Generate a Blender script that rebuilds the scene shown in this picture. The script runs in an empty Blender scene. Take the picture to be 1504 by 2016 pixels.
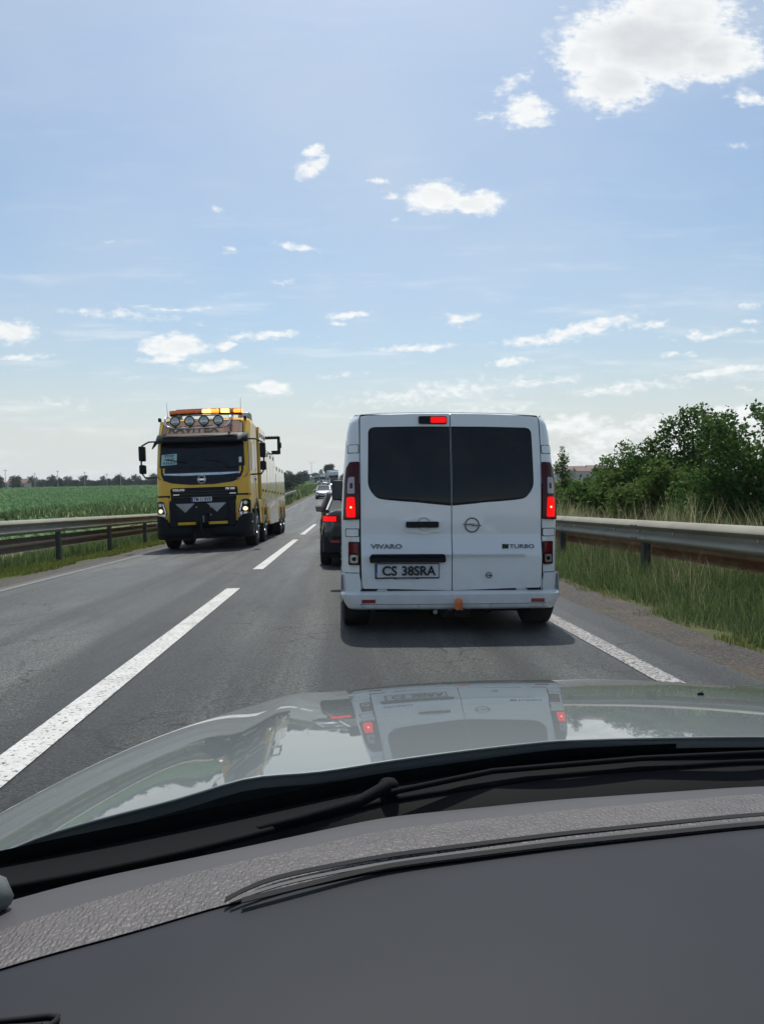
import bpy, bmesh, math, random
import numpy as np
from mathutils import Vector, Matrix, Euler
random.seed(7); RNG = np.random.default_rng(11)
R = math.radians
sc = bpy.context.scene
COL = sc.collection

# ------------------------------------------------------------------ road and ground shape (metres; y forward, x right, z up)
CAMB = 0.018                    # crossfall of each lane
YS = np.arange(-120.0, 1300.0, 1.0)
def _smooth(v, n):
    k = np.ones(n) / n
    p = np.concatenate([np.full(n, v[0]) , v, np.full(n, v[-1])])
    return np.convolve(p, k, 'same')[n:-n]
PROF = np.interp(YS, [-120, -40, 0, 46, 56, 70, 85, 103, 187, 300, 500, 900, 1300],
                 [3.0, 3.194, 1.806, .21, .06, .28, .62, .75, .8, .7, .45, .25, .2])
PROF = _smooth(_smooth(PROF, 7), 7)
SHIFT = np.interp(YS, [-120, 52, 70, 85, 103, 140, 180, 205, 240, 300, 380, 500, 900, 1300],
                  [0, 0, .3, 1.2, 1.8, 2.2, 2.0, .9, -1.0, -3.6, -8.2, -13.5, -60, -120])
SHIFT = _smooth(_smooth(SHIFT, 9), 9)
def prof(y): return np.interp(y, YS, PROF)
def shift(y): return np.interp(y, YS, SHIFT)
def road_z(x, y): return prof(y) - CAMB * np.abs(x - shift(y) + 1.45)
def sstep(a, b, v):
    t = np.clip((v - a) / (b - a), 0, 1); return t * t * (3 - 2 * t)
def ground_z(x, y, dip=True):
    u = np.asarray(x - shift(y), float)
    uc = np.clip(u, -5.3, 3.3)
    lvl = prof(y) - CAMB * np.abs(uc + 1.45)
    lvl = lvl - .05 * np.clip(u - 3.3, 0, 2.5) - .05 * np.clip(-5.3 - u, 0, 2.5)
    w = np.where(u > 0, sstep(7.0, 14.0, u), sstep(7.2, 12.0, -u))
    z = lvl * (1 - w)
    if dip: z = z - .05 * ((u > -5.6) & (u < 3.2))
    return z

# ------------------------------------------------------------------ camera, sky, sun, exposure
CAMZ = float(road_z(0, 0)) + 1.12
cam_d = bpy.data.cameras.new('camera'); cam = bpy.data.objects.new('camera', cam_d); COL.objects.link(cam)
cam_d.sensor_fit = 'VERTICAL'; cam_d.sensor_height = 24; cam_d.lens = 24 * 1500 / 2016
cam_d.clip_start = .02; cam_d.clip_end = 8000
cam.matrix_world = Matrix.Translation((0, 0, CAMZ)) @ (Matrix.Rotation(R(-3.09), 4, 'Z') @ Matrix.Rotation(R(90 - 2.614), 4, 'X') @ Matrix.Rotation(R(-1.03), 4, 'Z'))
sc.camera = cam
sc.view_settings.view_transform = 'Standard'; sc.view_settings.look = 'None'
sc.view_settings.gamma = 1; sc.view_settings.exposure = 0.1
sc.render.engine = 'CYCLES'
sc.cycles.use_denoising = True
sc.cycles.max_bounces = 8; sc.cycles.transparent_max_bounces = 24
sc.cycles.sample_clamp_indirect = 6
SUN_EL, SUN_AZ = 62, 3          # degrees; azimuth clockwise from +y (ahead of the car)

world = bpy.data.worlds.new('World'); sc.world = world; world.use_nodes = True
nt = world.node_tree; nt.nodes.clear(); L = nt.links.new
def wn(t, **kw):
    n = nt.nodes.new(t)
    for k, v in kw.items(): setattr(n, k, v)
    return n
def wmath(op, a, b=None, c=None, clamp=False):
    n = wn('ShaderNodeMath', operation=op, use_clamp=clamp)
    for i, s in enumerate((a, b, c)):
        if s is None: continue
        if isinstance(s, (int, float)): n.inputs[i].default_value = s
        else: L(s, n.inputs[i])
    return n.outputs[0]
sky = wn('ShaderNodeTexSky', sky_type='NISHITA', sun_disc=False)
sky.sun_elevation = R(SUN_EL); sky.sun_rotation = R(SUN_AZ); sky.altitude = 90
sky.air_density = 1.0; sky.dust_density = 2.2; sky.ozone_density = 1.6
tc = wn('ShaderNodeTexCoord'); sep = wn('ShaderNodeSeparateXYZ'); L(tc.outputs['Generated'], sep.inputs[0])
yy = wmath('MAXIMUM', sep.outputs[1], .03)
cu = wmath('DIVIDE', sep.outputs[0], yy); cv = wmath('DIVIDE', sep.outputs[2], yy)
cuv = wn('ShaderNodeCombineXYZ'); L(cu, cuv.inputs[0]); L(cv, cuv.inputs[1])
nz1 = wn('ShaderNodeTexNoise'); nz1.inputs['Scale'].default_value = 26; nz1.inputs['Detail'].default_value = 6; nz1.inputs['Roughness'].default_value = .62
strv = wn('ShaderNodeVectorMath', operation='MULTIPLY'); strv.inputs[1].default_value = (1, 1.7, 1); L(cuv.outputs[0], strv.inputs[0]); L(strv.outputs[0], nz1.inputs['Vector'])
offs = wn('ShaderNodeVectorMath', operation='SUBTRACT'); L(nz1.outputs['Color'], offs.inputs[0]); offs.inputs[1].default_value = (.5, .5, .5)
sc1 = wn('ShaderNodeVectorMath', operation='MULTIPLY'); L(offs.outputs[0], sc1.inputs[0]); sc1.inputs[1].default_value = (.05, .024, 0)
wuv = wn('ShaderNodeVectorMath', operation='ADD'); L(cuv.outputs[0], wuv.inputs[0]); L(sc1.outputs[0], wuv.inputs[1])
CLOUDS = [(0.4189, 0.5595, 0.1185, 0.0517, 1.0, 1.6), (0.3646, 0.5105, 0.0574, 0.0388, 1.0, 1.3), (0.4971, 0.5475, 0.0649, 0.0357, 1.0, 1.5), (0.4494, 0.6019, 0.0814, 0.0322, 1.0, 1.4), (0.3278, 0.5423, 0.0403, 0.0257, 1.0, 1.2), (0.5313, 0.5447, 0.0343, 0.0195, 1.0, 1.2), (0.2536, 0.4695, 0.0347, 0.0219, 1.0, 1.0), (0.2306, 0.504, 0.0319, 0.0116, 31.0, 0.55), (0.2003, 0.4652, 0.0199, 0.0064, 21.0, 0.4), (0.5439, 0.4913, 0.0234, 0.0118, 1.0, 0.8), (0.5317, 0.4302, 0.0241, 0.0066, 1.0, 0.35), (-0.0307, 0.3997, 0.0221, 0.0115, 26.0, 0.85), (-0.0225, 0.4189, 0.0143, 0.0089, 1.0, 0.8), (0.0571, 0.3846, 0.0131, 0.0051, 1.0, 0.7), (0.0732, 0.3667, 0.0158, 0.0065, 1.0, 0.6), (0.1326, 0.3616, 0.0431, 0.0194, 1.0, 1.15), (0.1823, 0.3552, 0.0366, 0.0156, 1.0, 1.1), (0.0825, 0.3305, 0.0106, 0.0032, 1.0, 0.35), (-0.1503, 0.3451, 0.0077, 0.0057, 1.0, 0.5), (-0.1323, 0.2946, 0.0097, 0.0058, 1.0, 0.45), (-0.0493, 0.2976, 0.0326, 0.0058, -7.0, 0.6), (-0.0685, 0.2551, 0.0182, 0.0071, 1.0, 0.35), (-0.2869, 0.3038, 0.0127, 0.0038, 1.0, 0.3), (-0.4142, 0.1916, 0.0346, 0.014, 1.0, 0.95), (-0.3996, 0.1607, 0.041, 0.0051, -2.0, 0.6), (-0.208, 0.1725, 0.0412, 0.0155, 1.0, 1.15), (-0.2182, 0.1545, 0.0296, 0.0065, 1.0, 0.8), (-0.1434, 0.1733, 0.0169, 0.0078, 1.0, 0.95), (-0.1571, 0.1461, 0.0376, 0.0078, 1.0, 0.85), (-0.2741, 0.2117, 0.0893, 0.0071, -5.0, 0.45), (-0.2098, 0.2203, 0.0642, 0.0039, -4.0, 0.45), (-0.091, 0.1852, 0.0489, 0.0052, -1.0, 0.75), (0.0209, 0.2104, 0.0316, 0.0059, 1.0, 0.7), (-0.0023, 0.2002, 0.0145, 0.0046, 1.0, 0.6), (0.103, 0.1685, 0.06, 0.0053, 3.0, 0.75), (0.1603, 0.2056, 0.0254, 0.0072, 1.0, 0.65), (0.3257, 0.1925, 0.075, 0.0106, 13.0, 0.75), (0.2644, 0.1764, 0.061, 0.008, 5.0, 0.7), (0.4148, 0.1972, 0.0344, 0.006, 7.0, 0.6), (0.2235, 0.1476, 0.027, 0.006, 4.0, 0.7), (0.4977, 0.1832, 0.0625, 0.006, 5.0, 0.6), (0.5187, 0.1319, 0.0837, 0.0081, 6.0, 0.75), (0.3732, 0.112, 0.0791, 0.0087, 3.0, 0.6), (-0.0895, 0.1174, 0.0262, 0.0092, 1.0, 0.95), (0.1289, 0.1102, 0.1407, 0.0146, 5.0, 0.5), (0.2503, 0.1201, 0.0407, 0.0053, 3.0, 0.5), (0.4527, 0.1568, 0.0346, 0.0047, 1.0, 0.5), (0.5463, 0.2191, 0.0251, 0.0074, 1.0, 0.45), (0.5534, 0.1996, 0.0209, 0.004, 1.0, 0.5), (0.5482, 0.1106, 0.0175, 0.0034, 1.0, 0.5), (-0.3734, 0.1013, 0.0951, 0.009, 1.0, 0.3), (-0.2575, 0.1323, 0.0257, 0.0045, 1.0, 0.3), (0.3048, 0.1261, 0.0341, 0.0047, 1.0, 0.4), (0.0095, 0.1326, 0.0396, 0.0039, 1.0, 0.35), (0.3112, 0.0638, 0.0548, 0.0161, 1.0, 0.75), (0.3592, 0.0483, 0.0413, 0.0202, 1.0, 0.7), (0.4492, 0.0618, 0.0764, 0.0176, 1.0, 0.8), (0.5329, 0.0715, 0.0561, 0.0163, 1.0, 0.85), (0.498, 0.0326, 0.1259, 0.0272, 1.0, 0.6), (0.3247, 0.0218, 0.0824, 0.0202, 1.0, 0.5), (0.1958, 0.0841, 0.0811, 0.0133, 1.0, 0.4)]

acc = None
for (u, v, a, b, rot, st) in CLOUDS:
    m = wn('ShaderNodeMapping', vector_type='TEXTURE'); L(wuv.outputs[0], m.inputs[0])
    m.inputs['Location'].default_value = (u, v, 0); m.inputs['Rotation'].default_value = (0, 0, R(rot)); m.inputs['Scale'].default_value = (a, b, 1)
    ln = wn('ShaderNodeVectorMath', operation='LENGTH'); L(m.outputs[0], ln.inputs[0])
    d = wmath('MULTIPLY', wmath('SUBTRACT', 1.35, ln.outputs['Value'], clamp=True), st)
    acc = d if acc is None else wmath('MAXIMUM', acc, d)
nz2 = wn('ShaderNodeTexNoise'); nz2.inputs['Scale'].default_value = 60; nz2.inputs['Detail'].default_value = 7; nz2.inputs['Roughness'].default_value = .58; L(strv.outputs[0], nz2.inputs['Vector'])
dens = wmath('ADD', acc, wmath('MULTIPLY', wmath('SUBTRACT', nz2.outputs['Fac'], .5), 1.7))
dens = wmath('MULTIPLY', dens, wmath('GREATER_THAN', acc, 0.001))
al = wn('ShaderNodeMapRange', interpolation_type='SMOOTHSTEP'); L(dens, al.inputs['Value']); al.inputs['From Min'].default_value = .08; al.inputs['From Max'].default_value = .98
front = wmath('GREATER_THAN', sep.outputs[1], .05)
# thin cirrus streaks, stretched along the horizon
cst = wn('ShaderNodeMapping'); cst.inputs['Rotation'].default_value = (0, 0, R(-8)); cst.inputs['Scale'].default_value = (1.6, 11, 1); L(cuv.outputs[0], cst.inputs[0])
nz5 = wn('ShaderNodeTexNoise'); nz5.inputs['Scale'].default_value = 3.2; nz5.inputs['Detail'].default_value = 8; nz5.inputs['Roughness'].default_value = .62; L(cst.outputs[0], nz5.inputs['Vector'])
cs = wn('ShaderNodeMapRange', interpolation_type='SMOOTHSTEP'); L(nz5.outputs['Fac'], cs.inputs['Value']); cs.inputs['From Min'].default_value = .5; cs.inputs['From Max'].default_value = .78; cs.inputs['To Max'].default_value = .55
ce = wn('ShaderNodeMapRange', interpolation_type='SMOOTHSTEP'); L(cv, ce.inputs['Value']); ce.inputs['From Min'].default_value = .42; ce.inputs['From Max'].default_value = .12; ce.inputs['To Min'].default_value = .12; ce.inputs['To Max'].default_value = 1
cirrus = wmath('MULTIPLY', cs.outputs[0], ce.outputs[0])
alpha = wmath('MULTIPLY', wmath('MAXIMUM', al.outputs[0], cirrus), front)
# cloud body: bright rims, greyer thick underside
nz3 = wn('ShaderNodeTexNoise'); nz3.inputs['Scale'].default_value = 11; nz3.inputs['Detail'].default_value = 5; L(strv.outputs[0], nz3.inputs['Vector'])
thick = wn('ShaderNodeMapRange', interpolation_type='SMOOTHSTEP'); L(wmath('MULTIPLY', acc, wmath('ADD', nz3.outputs['Fac'], .35)), thick.inputs['Value']); thick.inputs['From Min'].default_value = .5; thick.inputs['From Max'].default_value = 1.75
ccol = wn('ShaderNodeMix', data_type='RGBA'); L(thick.outputs[0], ccol.inputs[0]); ccol.inputs[6].default_value = (7.7, 7.8, 7.8, 1); ccol.inputs[7].default_value = (5.3, 5.55, 5.9, 1)
# thin veil: large faint streaks and the milky band above the horizon
nz4 = wn('ShaderNodeTexNoise'); nz4.inputs['Scale'].default_value = 2.2; nz4.inputs['Detail'].default_value = 5; L(strv.outputs[0], nz4.inputs['Vector'])
veil = wn('ShaderNodeMapRange'); L(nz4.outputs['Fac'], veil.inputs['Value']); veil.inputs['From Min'].default_value = .35; veil.inputs['From Max'].default_value = .75; veil.inputs['To Min'].default_value = .0; veil.inputs['To Max'].default_value = .36
low = wn('ShaderNodeMapRange', interpolation_type='SMOOTHSTEP'); L(sep.outputs[2], low.inputs['Value']); low.inputs['From Min'].default_value = .22; low.inputs['From Max'].default_value = -.02; low.inputs['To Min'].default_value = 0; low.inputs['To Max'].default_value = .95
vf = wmath('MAXIMUM', veil.outputs[0], low.outputs[0])
mv = wn('ShaderNodeMix', data_type='RGBA'); L(vf, mv.inputs[0])
tint = wn('ShaderNodeMix', data_type='RGBA', blend_type='MULTIPLY'); tint.inputs[0].default_value = 1; L(sky.outputs[0], tint.inputs[6]); tint.inputs[7].default_value = (.86, .95, .965, 1); L(tint.outputs[2], mv.inputs[6]); mv.inputs[7].default_value = (5.95, 6.25, 6.3, 1)
mx = wn('ShaderNodeMix', data_type='RGBA'); L(alpha, mx.inputs[0]); L(mv.outputs[2], mx.inputs[6]); L(ccol.outputs[2], mx.inputs[7])
bg = wn('ShaderNodeBackground'); bg.inputs['Strength'].default_value = .118; L(mx.outputs[2], bg.inputs['Color'])
wo = wn('ShaderNodeOutputWorld'); L(bg.outputs[0], wo.inputs['Surface'])
sun_d = bpy.data.lights.new('sun', 'SUN'); sun_d.energy = 3.8; sun_d.angle = R(.6); sun_d.color = (1, .96, .9)
sun = bpy.data.objects.new('sun', sun_d); COL.objects.link(sun); sun.location = (0, 0, 60)
sdir = Vector((math.sin(R(SUN_AZ)) * math.cos(R(SUN_EL)), math.cos(R(SUN_AZ)) * math.cos(R(SUN_EL)), math.sin(R(SUN_EL))))
sun.rotation_euler = sdir.to_track_quat('Z', 'Y').to_euler()

# ------------------------------------------------------------------ materials
MATS = {}
def mat(name, col, rough=.6, metal=0., coat=0., coatr=.03, var=.12, vscale=3., bump=0., bscale=200., emis=None, estr=0., spec=.5, col2=None, alpha=None, trans=0., island=0., dirt=None):
    m = bpy.data.materials.new(name); m.use_nodes = True; n = m.node_tree.nodes; l = m.node_tree.links.new
    p = n['Principled BSDF']; MATS[name] = m
    p.inputs['Roughness'].default_value = rough; p.inputs['Metallic'].default_value = metal
    p.inputs['Coat Weight'].default_value = coat; p.inputs['Coat Roughness'].default_value = coatr
    p.inputs['Specular IOR Level'].default_value = spec
    t = n.new('ShaderNodeTexCoord'); nz = n.new('ShaderNodeTexNoise'); nz.inputs['Scale'].default_value = vscale; nz.inputs['Detail'].default_value = 6
    l(t.outputs['Object'], nz.inputs['Vector'])
    mix = n.new('ShaderNodeMix'); mix.data_type = 'RGBA'
    c2 = col2 if col2 else tuple(c * (1 - 2 * var) for c in col)
    c1 = col if col2 else tuple(min(1, c * (1 + .6 * var)) for c in col)
    mix.inputs[6].default_value = (*c1, 1); mix.inputs[7].default_value = (*c2, 1)
    mr = n.new('ShaderNodeMapRange'); mr.inputs['From Min'].default_value = .3; mr.inputs['From Max'].default_value = .7; l(nz.outputs['Fac'], mr.inputs['Value'])
    fac = mr.outputs[0]
    if island:
        g = n.new('ShaderNodeNewGeometry'); ad = n.new('ShaderNodeMix'); ad.data_type = 'FLOAT'; ad.inputs[0].default_value = island
        l(fac, ad.inputs[2]); l(g.outputs['Random Per Island'], ad.inputs[3]); fac = ad.outputs[0]
    l(fac, mix.inputs[0]); out = mix.outputs[2]
    if dirt:      # grime on the lowest part of a vehicle: (z0, z1, colour)
        sp = n.new('ShaderNodeSeparateXYZ'); l(t.outputs['Object'], sp.inputs[0])
        d = n.new('ShaderNodeMapRange'); l(sp.outputs[2], d.inputs['Value']); d.inputs['From Min'].default_value = dirt[1]; d.inputs['From Max'].default_value = dirt[0]
        n2 = n.new('ShaderNodeTexNoise'); n2.inputs['Scale'].default_value = 9; n2.inputs['Detail'].default_value = 8; l(t.outputs['Object'], n2.inputs['Vector'])
        mu = n.new('ShaderNodeMath'); mu.operation = 'MULTIPLY'; l(d.outputs[0], mu.inputs[0]); l(n2.outputs['Fac'], mu.inputs[1])
        md = n.new('ShaderNodeMix'); md.data_type = 'RGBA'; l(mu.outputs[0], md.inputs[0]); l(out, md.inputs[6]); md.inputs[7].default_value = (*dirt[2], 1); out = md.outputs[2]
    l(out, p.inputs['Base Color'])
    if emis: p.inputs['Emission Color'].default_value = (*emis, 1); p.inputs['Emission Strength'].default_value = estr
    if bump:
        nb = n.new('ShaderNodeTexNoise'); nb.inputs['Scale'].default_value = bscale; nb.inputs['Detail'].default_value = 4; l(t.outputs['Object'], nb.inputs['Vector'])
        b = n.new('ShaderNodeBump'); b.inputs['Strength'].default_value = bump; b.inputs['Distance'].default_value = .01; l(nb.outputs['Fac'], b.inputs['Height']); l(b.outputs[0], p.inputs['Normal'])
    if trans:
        tr = n.new('ShaderNodeBsdfTranslucent'); l(out, tr.inputs['Color']); ms = n.new('ShaderNodeMixShader'); ms.inputs[0].default_value = trans
        o = n['Material Output']; l(p.outputs[0], ms.inputs[1]); l(tr.outputs[0], ms.inputs[2]); l(ms.outputs[0], o.inputs['Surface'])
    return m
def clear_glass(name, tint=(1, 1, 1), refl=1.0, rough=0.0):
    m = bpy.data.materials.new(name); m.use_nodes = True; n = m.node_tree.nodes; l = m.node_tree.links.new; n.remove(n['Principled BSDF'])
    t = n.new('ShaderNodeBsdfTransparent'); t.inputs[0].default_value = (*tint, 1); g = n.new('ShaderNodeBsdfGlossy'); g.inputs['Roughness'].default_value = rough
    f = n.new('ShaderNodeLayerWeight'); f.inputs[0].default_value = .5
    pw = n.new('ShaderNodeMath'); pw.operation = 'POWER'; pw.inputs[1].default_value = 5; l(f.outputs['Facing'], pw.inputs[0])
    mu = n.new('ShaderNodeMath'); mu.operation = 'MULTIPLY_ADD'; mu.inputs[1].default_value = refl; mu.inputs[2].default_value = .04 * refl
    ms = n.new('ShaderNodeMixShader'); l(pw.outputs[0], mu.inputs[0]); l(mu.outputs[0], ms.inputs[0]); l(t.outputs[0], ms.inputs[1]); l(g.outputs[0], ms.inputs[2])
    l(ms.outputs[0], n['Material Output'].inputs['Surface']); MATS[name] = m; return m

# ------------------------------------------------------------------ mesh helpers
class MB:
    def __init__(s): s.v = []; s.f = []
    def add(s, vs, fs):
        o = len(s.v); s.v += [tuple(map(float, p)) for p in vs]; s.f += [tuple(i + o for i in f) for f in fs]; return s
    def box(s, x0, x1, y0, y1, z0, z1):
        return s.add([(x0,y0,z0),(x1,y0,z0),(x1,y1,z0),(x0,y1,z0),(x0,y0,z1),(x1,y0,z1),(x1,y1,z1),(x0,y1,z1)],
                     [(0,3,2,1),(4,5,6,7),(0,1,5,4),(1,2,6,5),(2,3,7,6),(3,0,4,7)])
    def prism(s, poly, axis, a0, a1):     # polygon in the two other axes, extruded along axis
        n = len(poly)
        def P(p, a): return {'x': (a, p[0], p[1]), 'y': (p[0], a, p[1]), 'z': (p[0], p[1], a)}[axis]
        vs = [P(p, a0) for p in poly] + [P(p, a1) for p in poly]
        fs = [tuple(range(n - 1, -1, -1)), tuple(range(n, 2 * n))] + [(i, (i + 1) % n, n + (i + 1) % n, n + i) for i in range(n)]
        return s.add(vs, fs)
    def tube(s, pts, r, n=10, caps=True):
        pts = [Vector(p) for p in pts]; rs = r if isinstance(r, (list, tuple)) else [r] * len(pts)
        rings = []; up = None
        for i, p in enumerate(pts):
            d = (pts[min(i + 1, len(pts) - 1)] - pts[max(i - 1, 0)]).normalized()
            if up is None: up = Vector((0, 0, 1)) if abs(d.z) < .9 else Vector((1, 0, 0))
            a = d.cross(up)
            if a.length < 1e-4: a = d.cross(Vector((1, .2, 0)))
            a.normalize(); b = a.cross(d).normalized(); up = b
            rings.append([p + (a * math.cos(2 * math.pi * k / n) + b * math.sin(2 * math.pi * k / n)) * rs[i] for k in range(n)])
        vs = [q for rg in rings for q in rg]; fs = []
        for i in range(len(rings) - 1):
            for k in range(n): fs.append((i * n + k, i * n + (k + 1) % n, (i + 1) * n + (k + 1) % n, (i + 1) * n + k))
        if caps: fs += [tuple(range(n - 1, -1, -1)), tuple(range((len(rings) - 1) * n, len(rings) * n))]
        return s.add(vs, fs)
    def lathe(s, prof_, c, axis='x', n=28):   # prof_: (a along axis, r)
        vs = []; fs = []
        for a, r in prof_:
            for k in range(n):
                t = 2 * math.pi * k / n; q = (math.cos(t) * r, math.sin(t) * r)
                vs.append({'x': (c[0] + a, c[1] + q[0], c[2] + q[1]), 'y': (c[0] + q[0], c[1] + a, c[2] + q[1]), 'z': (c[0] + q[0], c[1] + q[1], c[2] + a)}[axis])
        for i in range(len(prof_) - 1):
            for k in range(n): fs.append((i * n + k, i * n + (k + 1) % n, (i + 1) * n + (k + 1) % n, (i + 1) * n + k))
        fs += [tuple(range(n - 1, -1, -1)), tuple(range((len(prof_) - 1) * n, len(prof_) * n))]
        return s.add(vs, fs)
    def loft(s, secs, closed=True, caps=True):
        n = len(secs[0]); vs = [p for q in secs for p in q]; fs = []
        for i in range(len(secs) - 1):
            for k in range(n if closed else n - 1): fs.append((i * n + k, i * n + (k + 1) % n, (i + 1) * n + (k + 1) % n, (i + 1) * n + k))
        if caps: fs += [tuple(range(n - 1, -1, -1)), tuple(range((len(secs) - 1) * n, len(secs) * n))]
        return s.add(vs, fs)
    def grid(s, rows, thick=None, tdir=(0, 1, 0)):   # rows of equal length; optional back side
        n = len(rows[0]); m = len(rows); vs = [p for r in rows for p in r]
        fs = [(i * n + k, i * n + k + 1, (i + 1) * n + k + 1, (i + 1) * n + k) for i in range(m - 1) for k in range(n - 1)]
        if thick:
            o = len(vs); vs += [(p[0] + tdir[0] * thick, p[1] + tdir[1] * thick, p[2] + tdir[2] * thick) for p in vs]
            fs += [(o + i * n + k, o + (i + 1) * n + k, o + (i + 1) * n + k + 1, o + i * n + k + 1) for i in range(m - 1) for k in range(n - 1)]
            rim = [k for k in range(n)] + [i * n + n - 1 for i in range(1, m)] + [(m - 1) * n + k for k in range(n - 2, -1, -1)] + [i * n for i in range(m - 2, 0, -1)]
            fs += [(rim[j], o + rim[j], o + rim[(j + 1) % len(rim)], rim[(j + 1) % len(rim)]) for j in range(len(rim))]
        return s.add(vs, fs)
def tag(o, label=None, cat=None, group=None, kind=None):
    if label: o['label'] = label
    if cat: o['category'] = cat
    if group: o['group'] = group
    if kind: o['kind'] = kind
    return o
def mk(name, mb, m, parent=None, bevel=0., angle=35, segs=2, loc=None):
    me = bpy.data.meshes.new(name); me.from_pydata(mb.v, [], mb.f); me.update()
    bm = bmesh.new(); bm.from_mesh(me); bmesh.ops.remove_doubles(bm, verts=bm.verts, dist=1e-5); bmesh.ops.recalc_face_normals(bm, faces=bm.faces); bm.to_mesh(me); bm.free()
    me.shade_smooth() if hasattr(me, 'shade_smooth') else None
    me.set_sharp_from_angle(angle=R(angle))
    me.materials.append(MATS[m] if isinstance(m, str) else m)
    o = bpy.data.objects.new(name, me); COL.objects.link(o)
    if parent: o.parent = parent
    if loc: o.location = loc
    if bevel:
        b = o.modifiers.new('bevel', 'BEVEL'); b.width = bevel; b.segments = segs; b.limit_method = 'ANGLE'; b.angle_limit = R(32); b.harden_normals = False
    return o
def mk_np(name, V, F, m, parent=None, smooth=False):
    me = bpy.data.meshes.new(name); V = np.asarray(V, np.float32); F = np.asarray(F, np.int32); k = F.shape[1]
    me.vertices.add(len(V)); me.vertices.foreach_set('co', V.ravel())
    me.loops.add(F.size); me.loops.foreach_set('vertex_index', F.ravel())
    me.polygons.add(len(F)); me.polygons.foreach_set('loop_start', np.arange(0, F.size, k, dtype=np.int32))
    me.update(calc_edges=True); me.validate()
    if smooth: me.polygons.foreach_set('use_smooth', np.ones(len(F), bool))
    me.materials.append(MATS[m]); o = bpy.data.objects.new(name, me); COL.objects.link(o)
    if parent: o.parent = parent
    return o
def empty(name, loc=(0, 0, 0), M=None):
    o = bpy.data.objects.new(name, None); COL.objects.link(o); o.empty_display_size = .3
    if M is not None: o.matrix_world = M
    else: o.location = loc
    return o
def road_frame(x, y, yaw=0.):     # a frame resting on the road surface at (x, y)
    z = float(road_z(x, y)); e = .4
    side = -1 if x - float(shift(y)) > -1.45 else 1
    tx = Vector((1, 0, CAMB * side)); ty = Vector((float(shift(y + e) - shift(y - e)) / (2 * e), 1, float(prof(y + e) - prof(y - e)) / (2 * e)))
    n = tx.cross(ty).normalized(); ty.normalize(); tx = ty.cross(n).normalized()
    M = Matrix((tx, ty, n)).transposed().to_4x4(); M.translation = (x, y, z)
    return M @ Matrix.Rotation(R(yaw), 4, 'Z')
def copy_tree(o, parent=None):
    c = o.copy(); COL.objects.link(c)
    if parent: c.parent = parent
    for ch in list(o.children): copy_tree(ch, c)
    return c
def rpoly(pts, r, seg=5):         # polygon with rounded corners
    out = []; n = len(pts); rr = r if isinstance(r, (list, tuple)) else [r] * n
    for i in range(n):
        p = np.array(pts[i], float); a = np.array(pts[i - 1], float) - p; b = np.array(pts[(i + 1) % n], float) - p
        la, lb = np.linalg.norm(a), np.linalg.norm(b); d = min(rr[i], la * .48, lb * .48)
        if d <= 0: out.append(tuple(p)); continue
        p0 = p + a / la * d; p1 = p + b / lb * d
        for k in range(seg + 1):
            t = k / seg; out.append(tuple((1 - t) ** 2 * p0 + 2 * t * (1 - t) * p + t * t * p1))
    return out
def rect(x0, x1, z0, z1): return [(x0, z0), (x1, z0), (x1, z1), (x0, z1)]
def patch(poly, surf, off=0., thick=.02, nx=8, dz=.05):   # a panel with this outline lying on a curved surface y = surf(x, z), facing -y
    zs = sorted(set([round(p[1], 5) for p in poly])); z0, z1 = zs[0], zs[-1]
    k = max(1, int((z1 - z0) / dz)); zs = sorted(set(zs + [round(z0 + (z1 - z0) * i / k, 5) for i in range(k + 1)]))
    zz = [zs[0]]
    for z in zs[1:]:
        if z - zz[-1] > 4e-4: zz.append(z)
    rows = []
    for z in zz:
        z_ = min(max(z, z0 + 1e-5), z1 - 1e-5); xs = []
        for i in range(len(poly)):
            (xa, za), (xb, zb) = poly[i], poly[(i + 1) % len(poly)]
            if (za - z_) * (zb - z_) <= 0 and za != zb: xs.append(xa + (xb - xa) * (z_ - za) / (zb - za))
        a, b = (min(xs), max(xs)) if xs else (rows[-1][0][0], rows[-1][-1][0])
        rows.append([(a + (b - a) * j / nx, surf(a + (b - a) * j / nx, z) - off, z) for j in range(nx + 1)])
    return MB().grid(rows, thick)
def text(name, s, size, at, m, parent, surf=None, depth=.004, align='CENTER', sx=1., bold=0., shear=0., fit=None):
    c = bpy.data.curves.new(name, 'FONT'); c.body = s; c.size = size; c.extrude = depth / 2; c.align_x = align; c.align_y = 'CENTER'; c.offset = bold; c.shear = shear; c.resolution_u = 3
    t = bpy.data.objects.new(name, c); COL.objects.link(t); bpy.context.view_layer.update()
    me = bpy.data.meshes.new_from_object(t); bpy.data.objects.remove(t); bpy.data.curves.remove(c)
    V = np.empty(len(me.vertices) * 3); me.vertices.foreach_get('co', V); V = V.reshape(-1, 3)
    X = at[0] + V[:, 0] * sx; Z = at[2] + V[:, 1]
    if fit:      # stretch the lettering to exactly this box
        X = fit[0] + (X - X.min()) / np.ptp(X) * (fit[1] - fit[0]); Z = fit[2] + (Z - Z.min()) / np.ptp(Z) * (fit[3] - fit[2])
    Y = np.array([surf(a, b) for a, b in zip(X, Z)]) - at[1] if surf else np.full(len(X), at[1])
    Y = Y - V[:, 2]
    me.vertices.foreach_set('co', np.stack([X, Y, Z], 1).astype(np.float32).ravel()); me.update()
    me.materials.clear(); me.materials.append(MATS[m]); o = bpy.data.objects.new(name, me); COL.objects.link(o); o.parent = parent
    return o
def merge_into(dst, *objs):       # several meshes of one part become one mesh
    bm = bmesh.new(); bm.from_mesh(dst.data)
    for o in objs: bm.from_mesh(o.data); bpy.data.objects.remove(o)
    bm.to_mesh(dst.data); bm.free(); return dst

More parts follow.
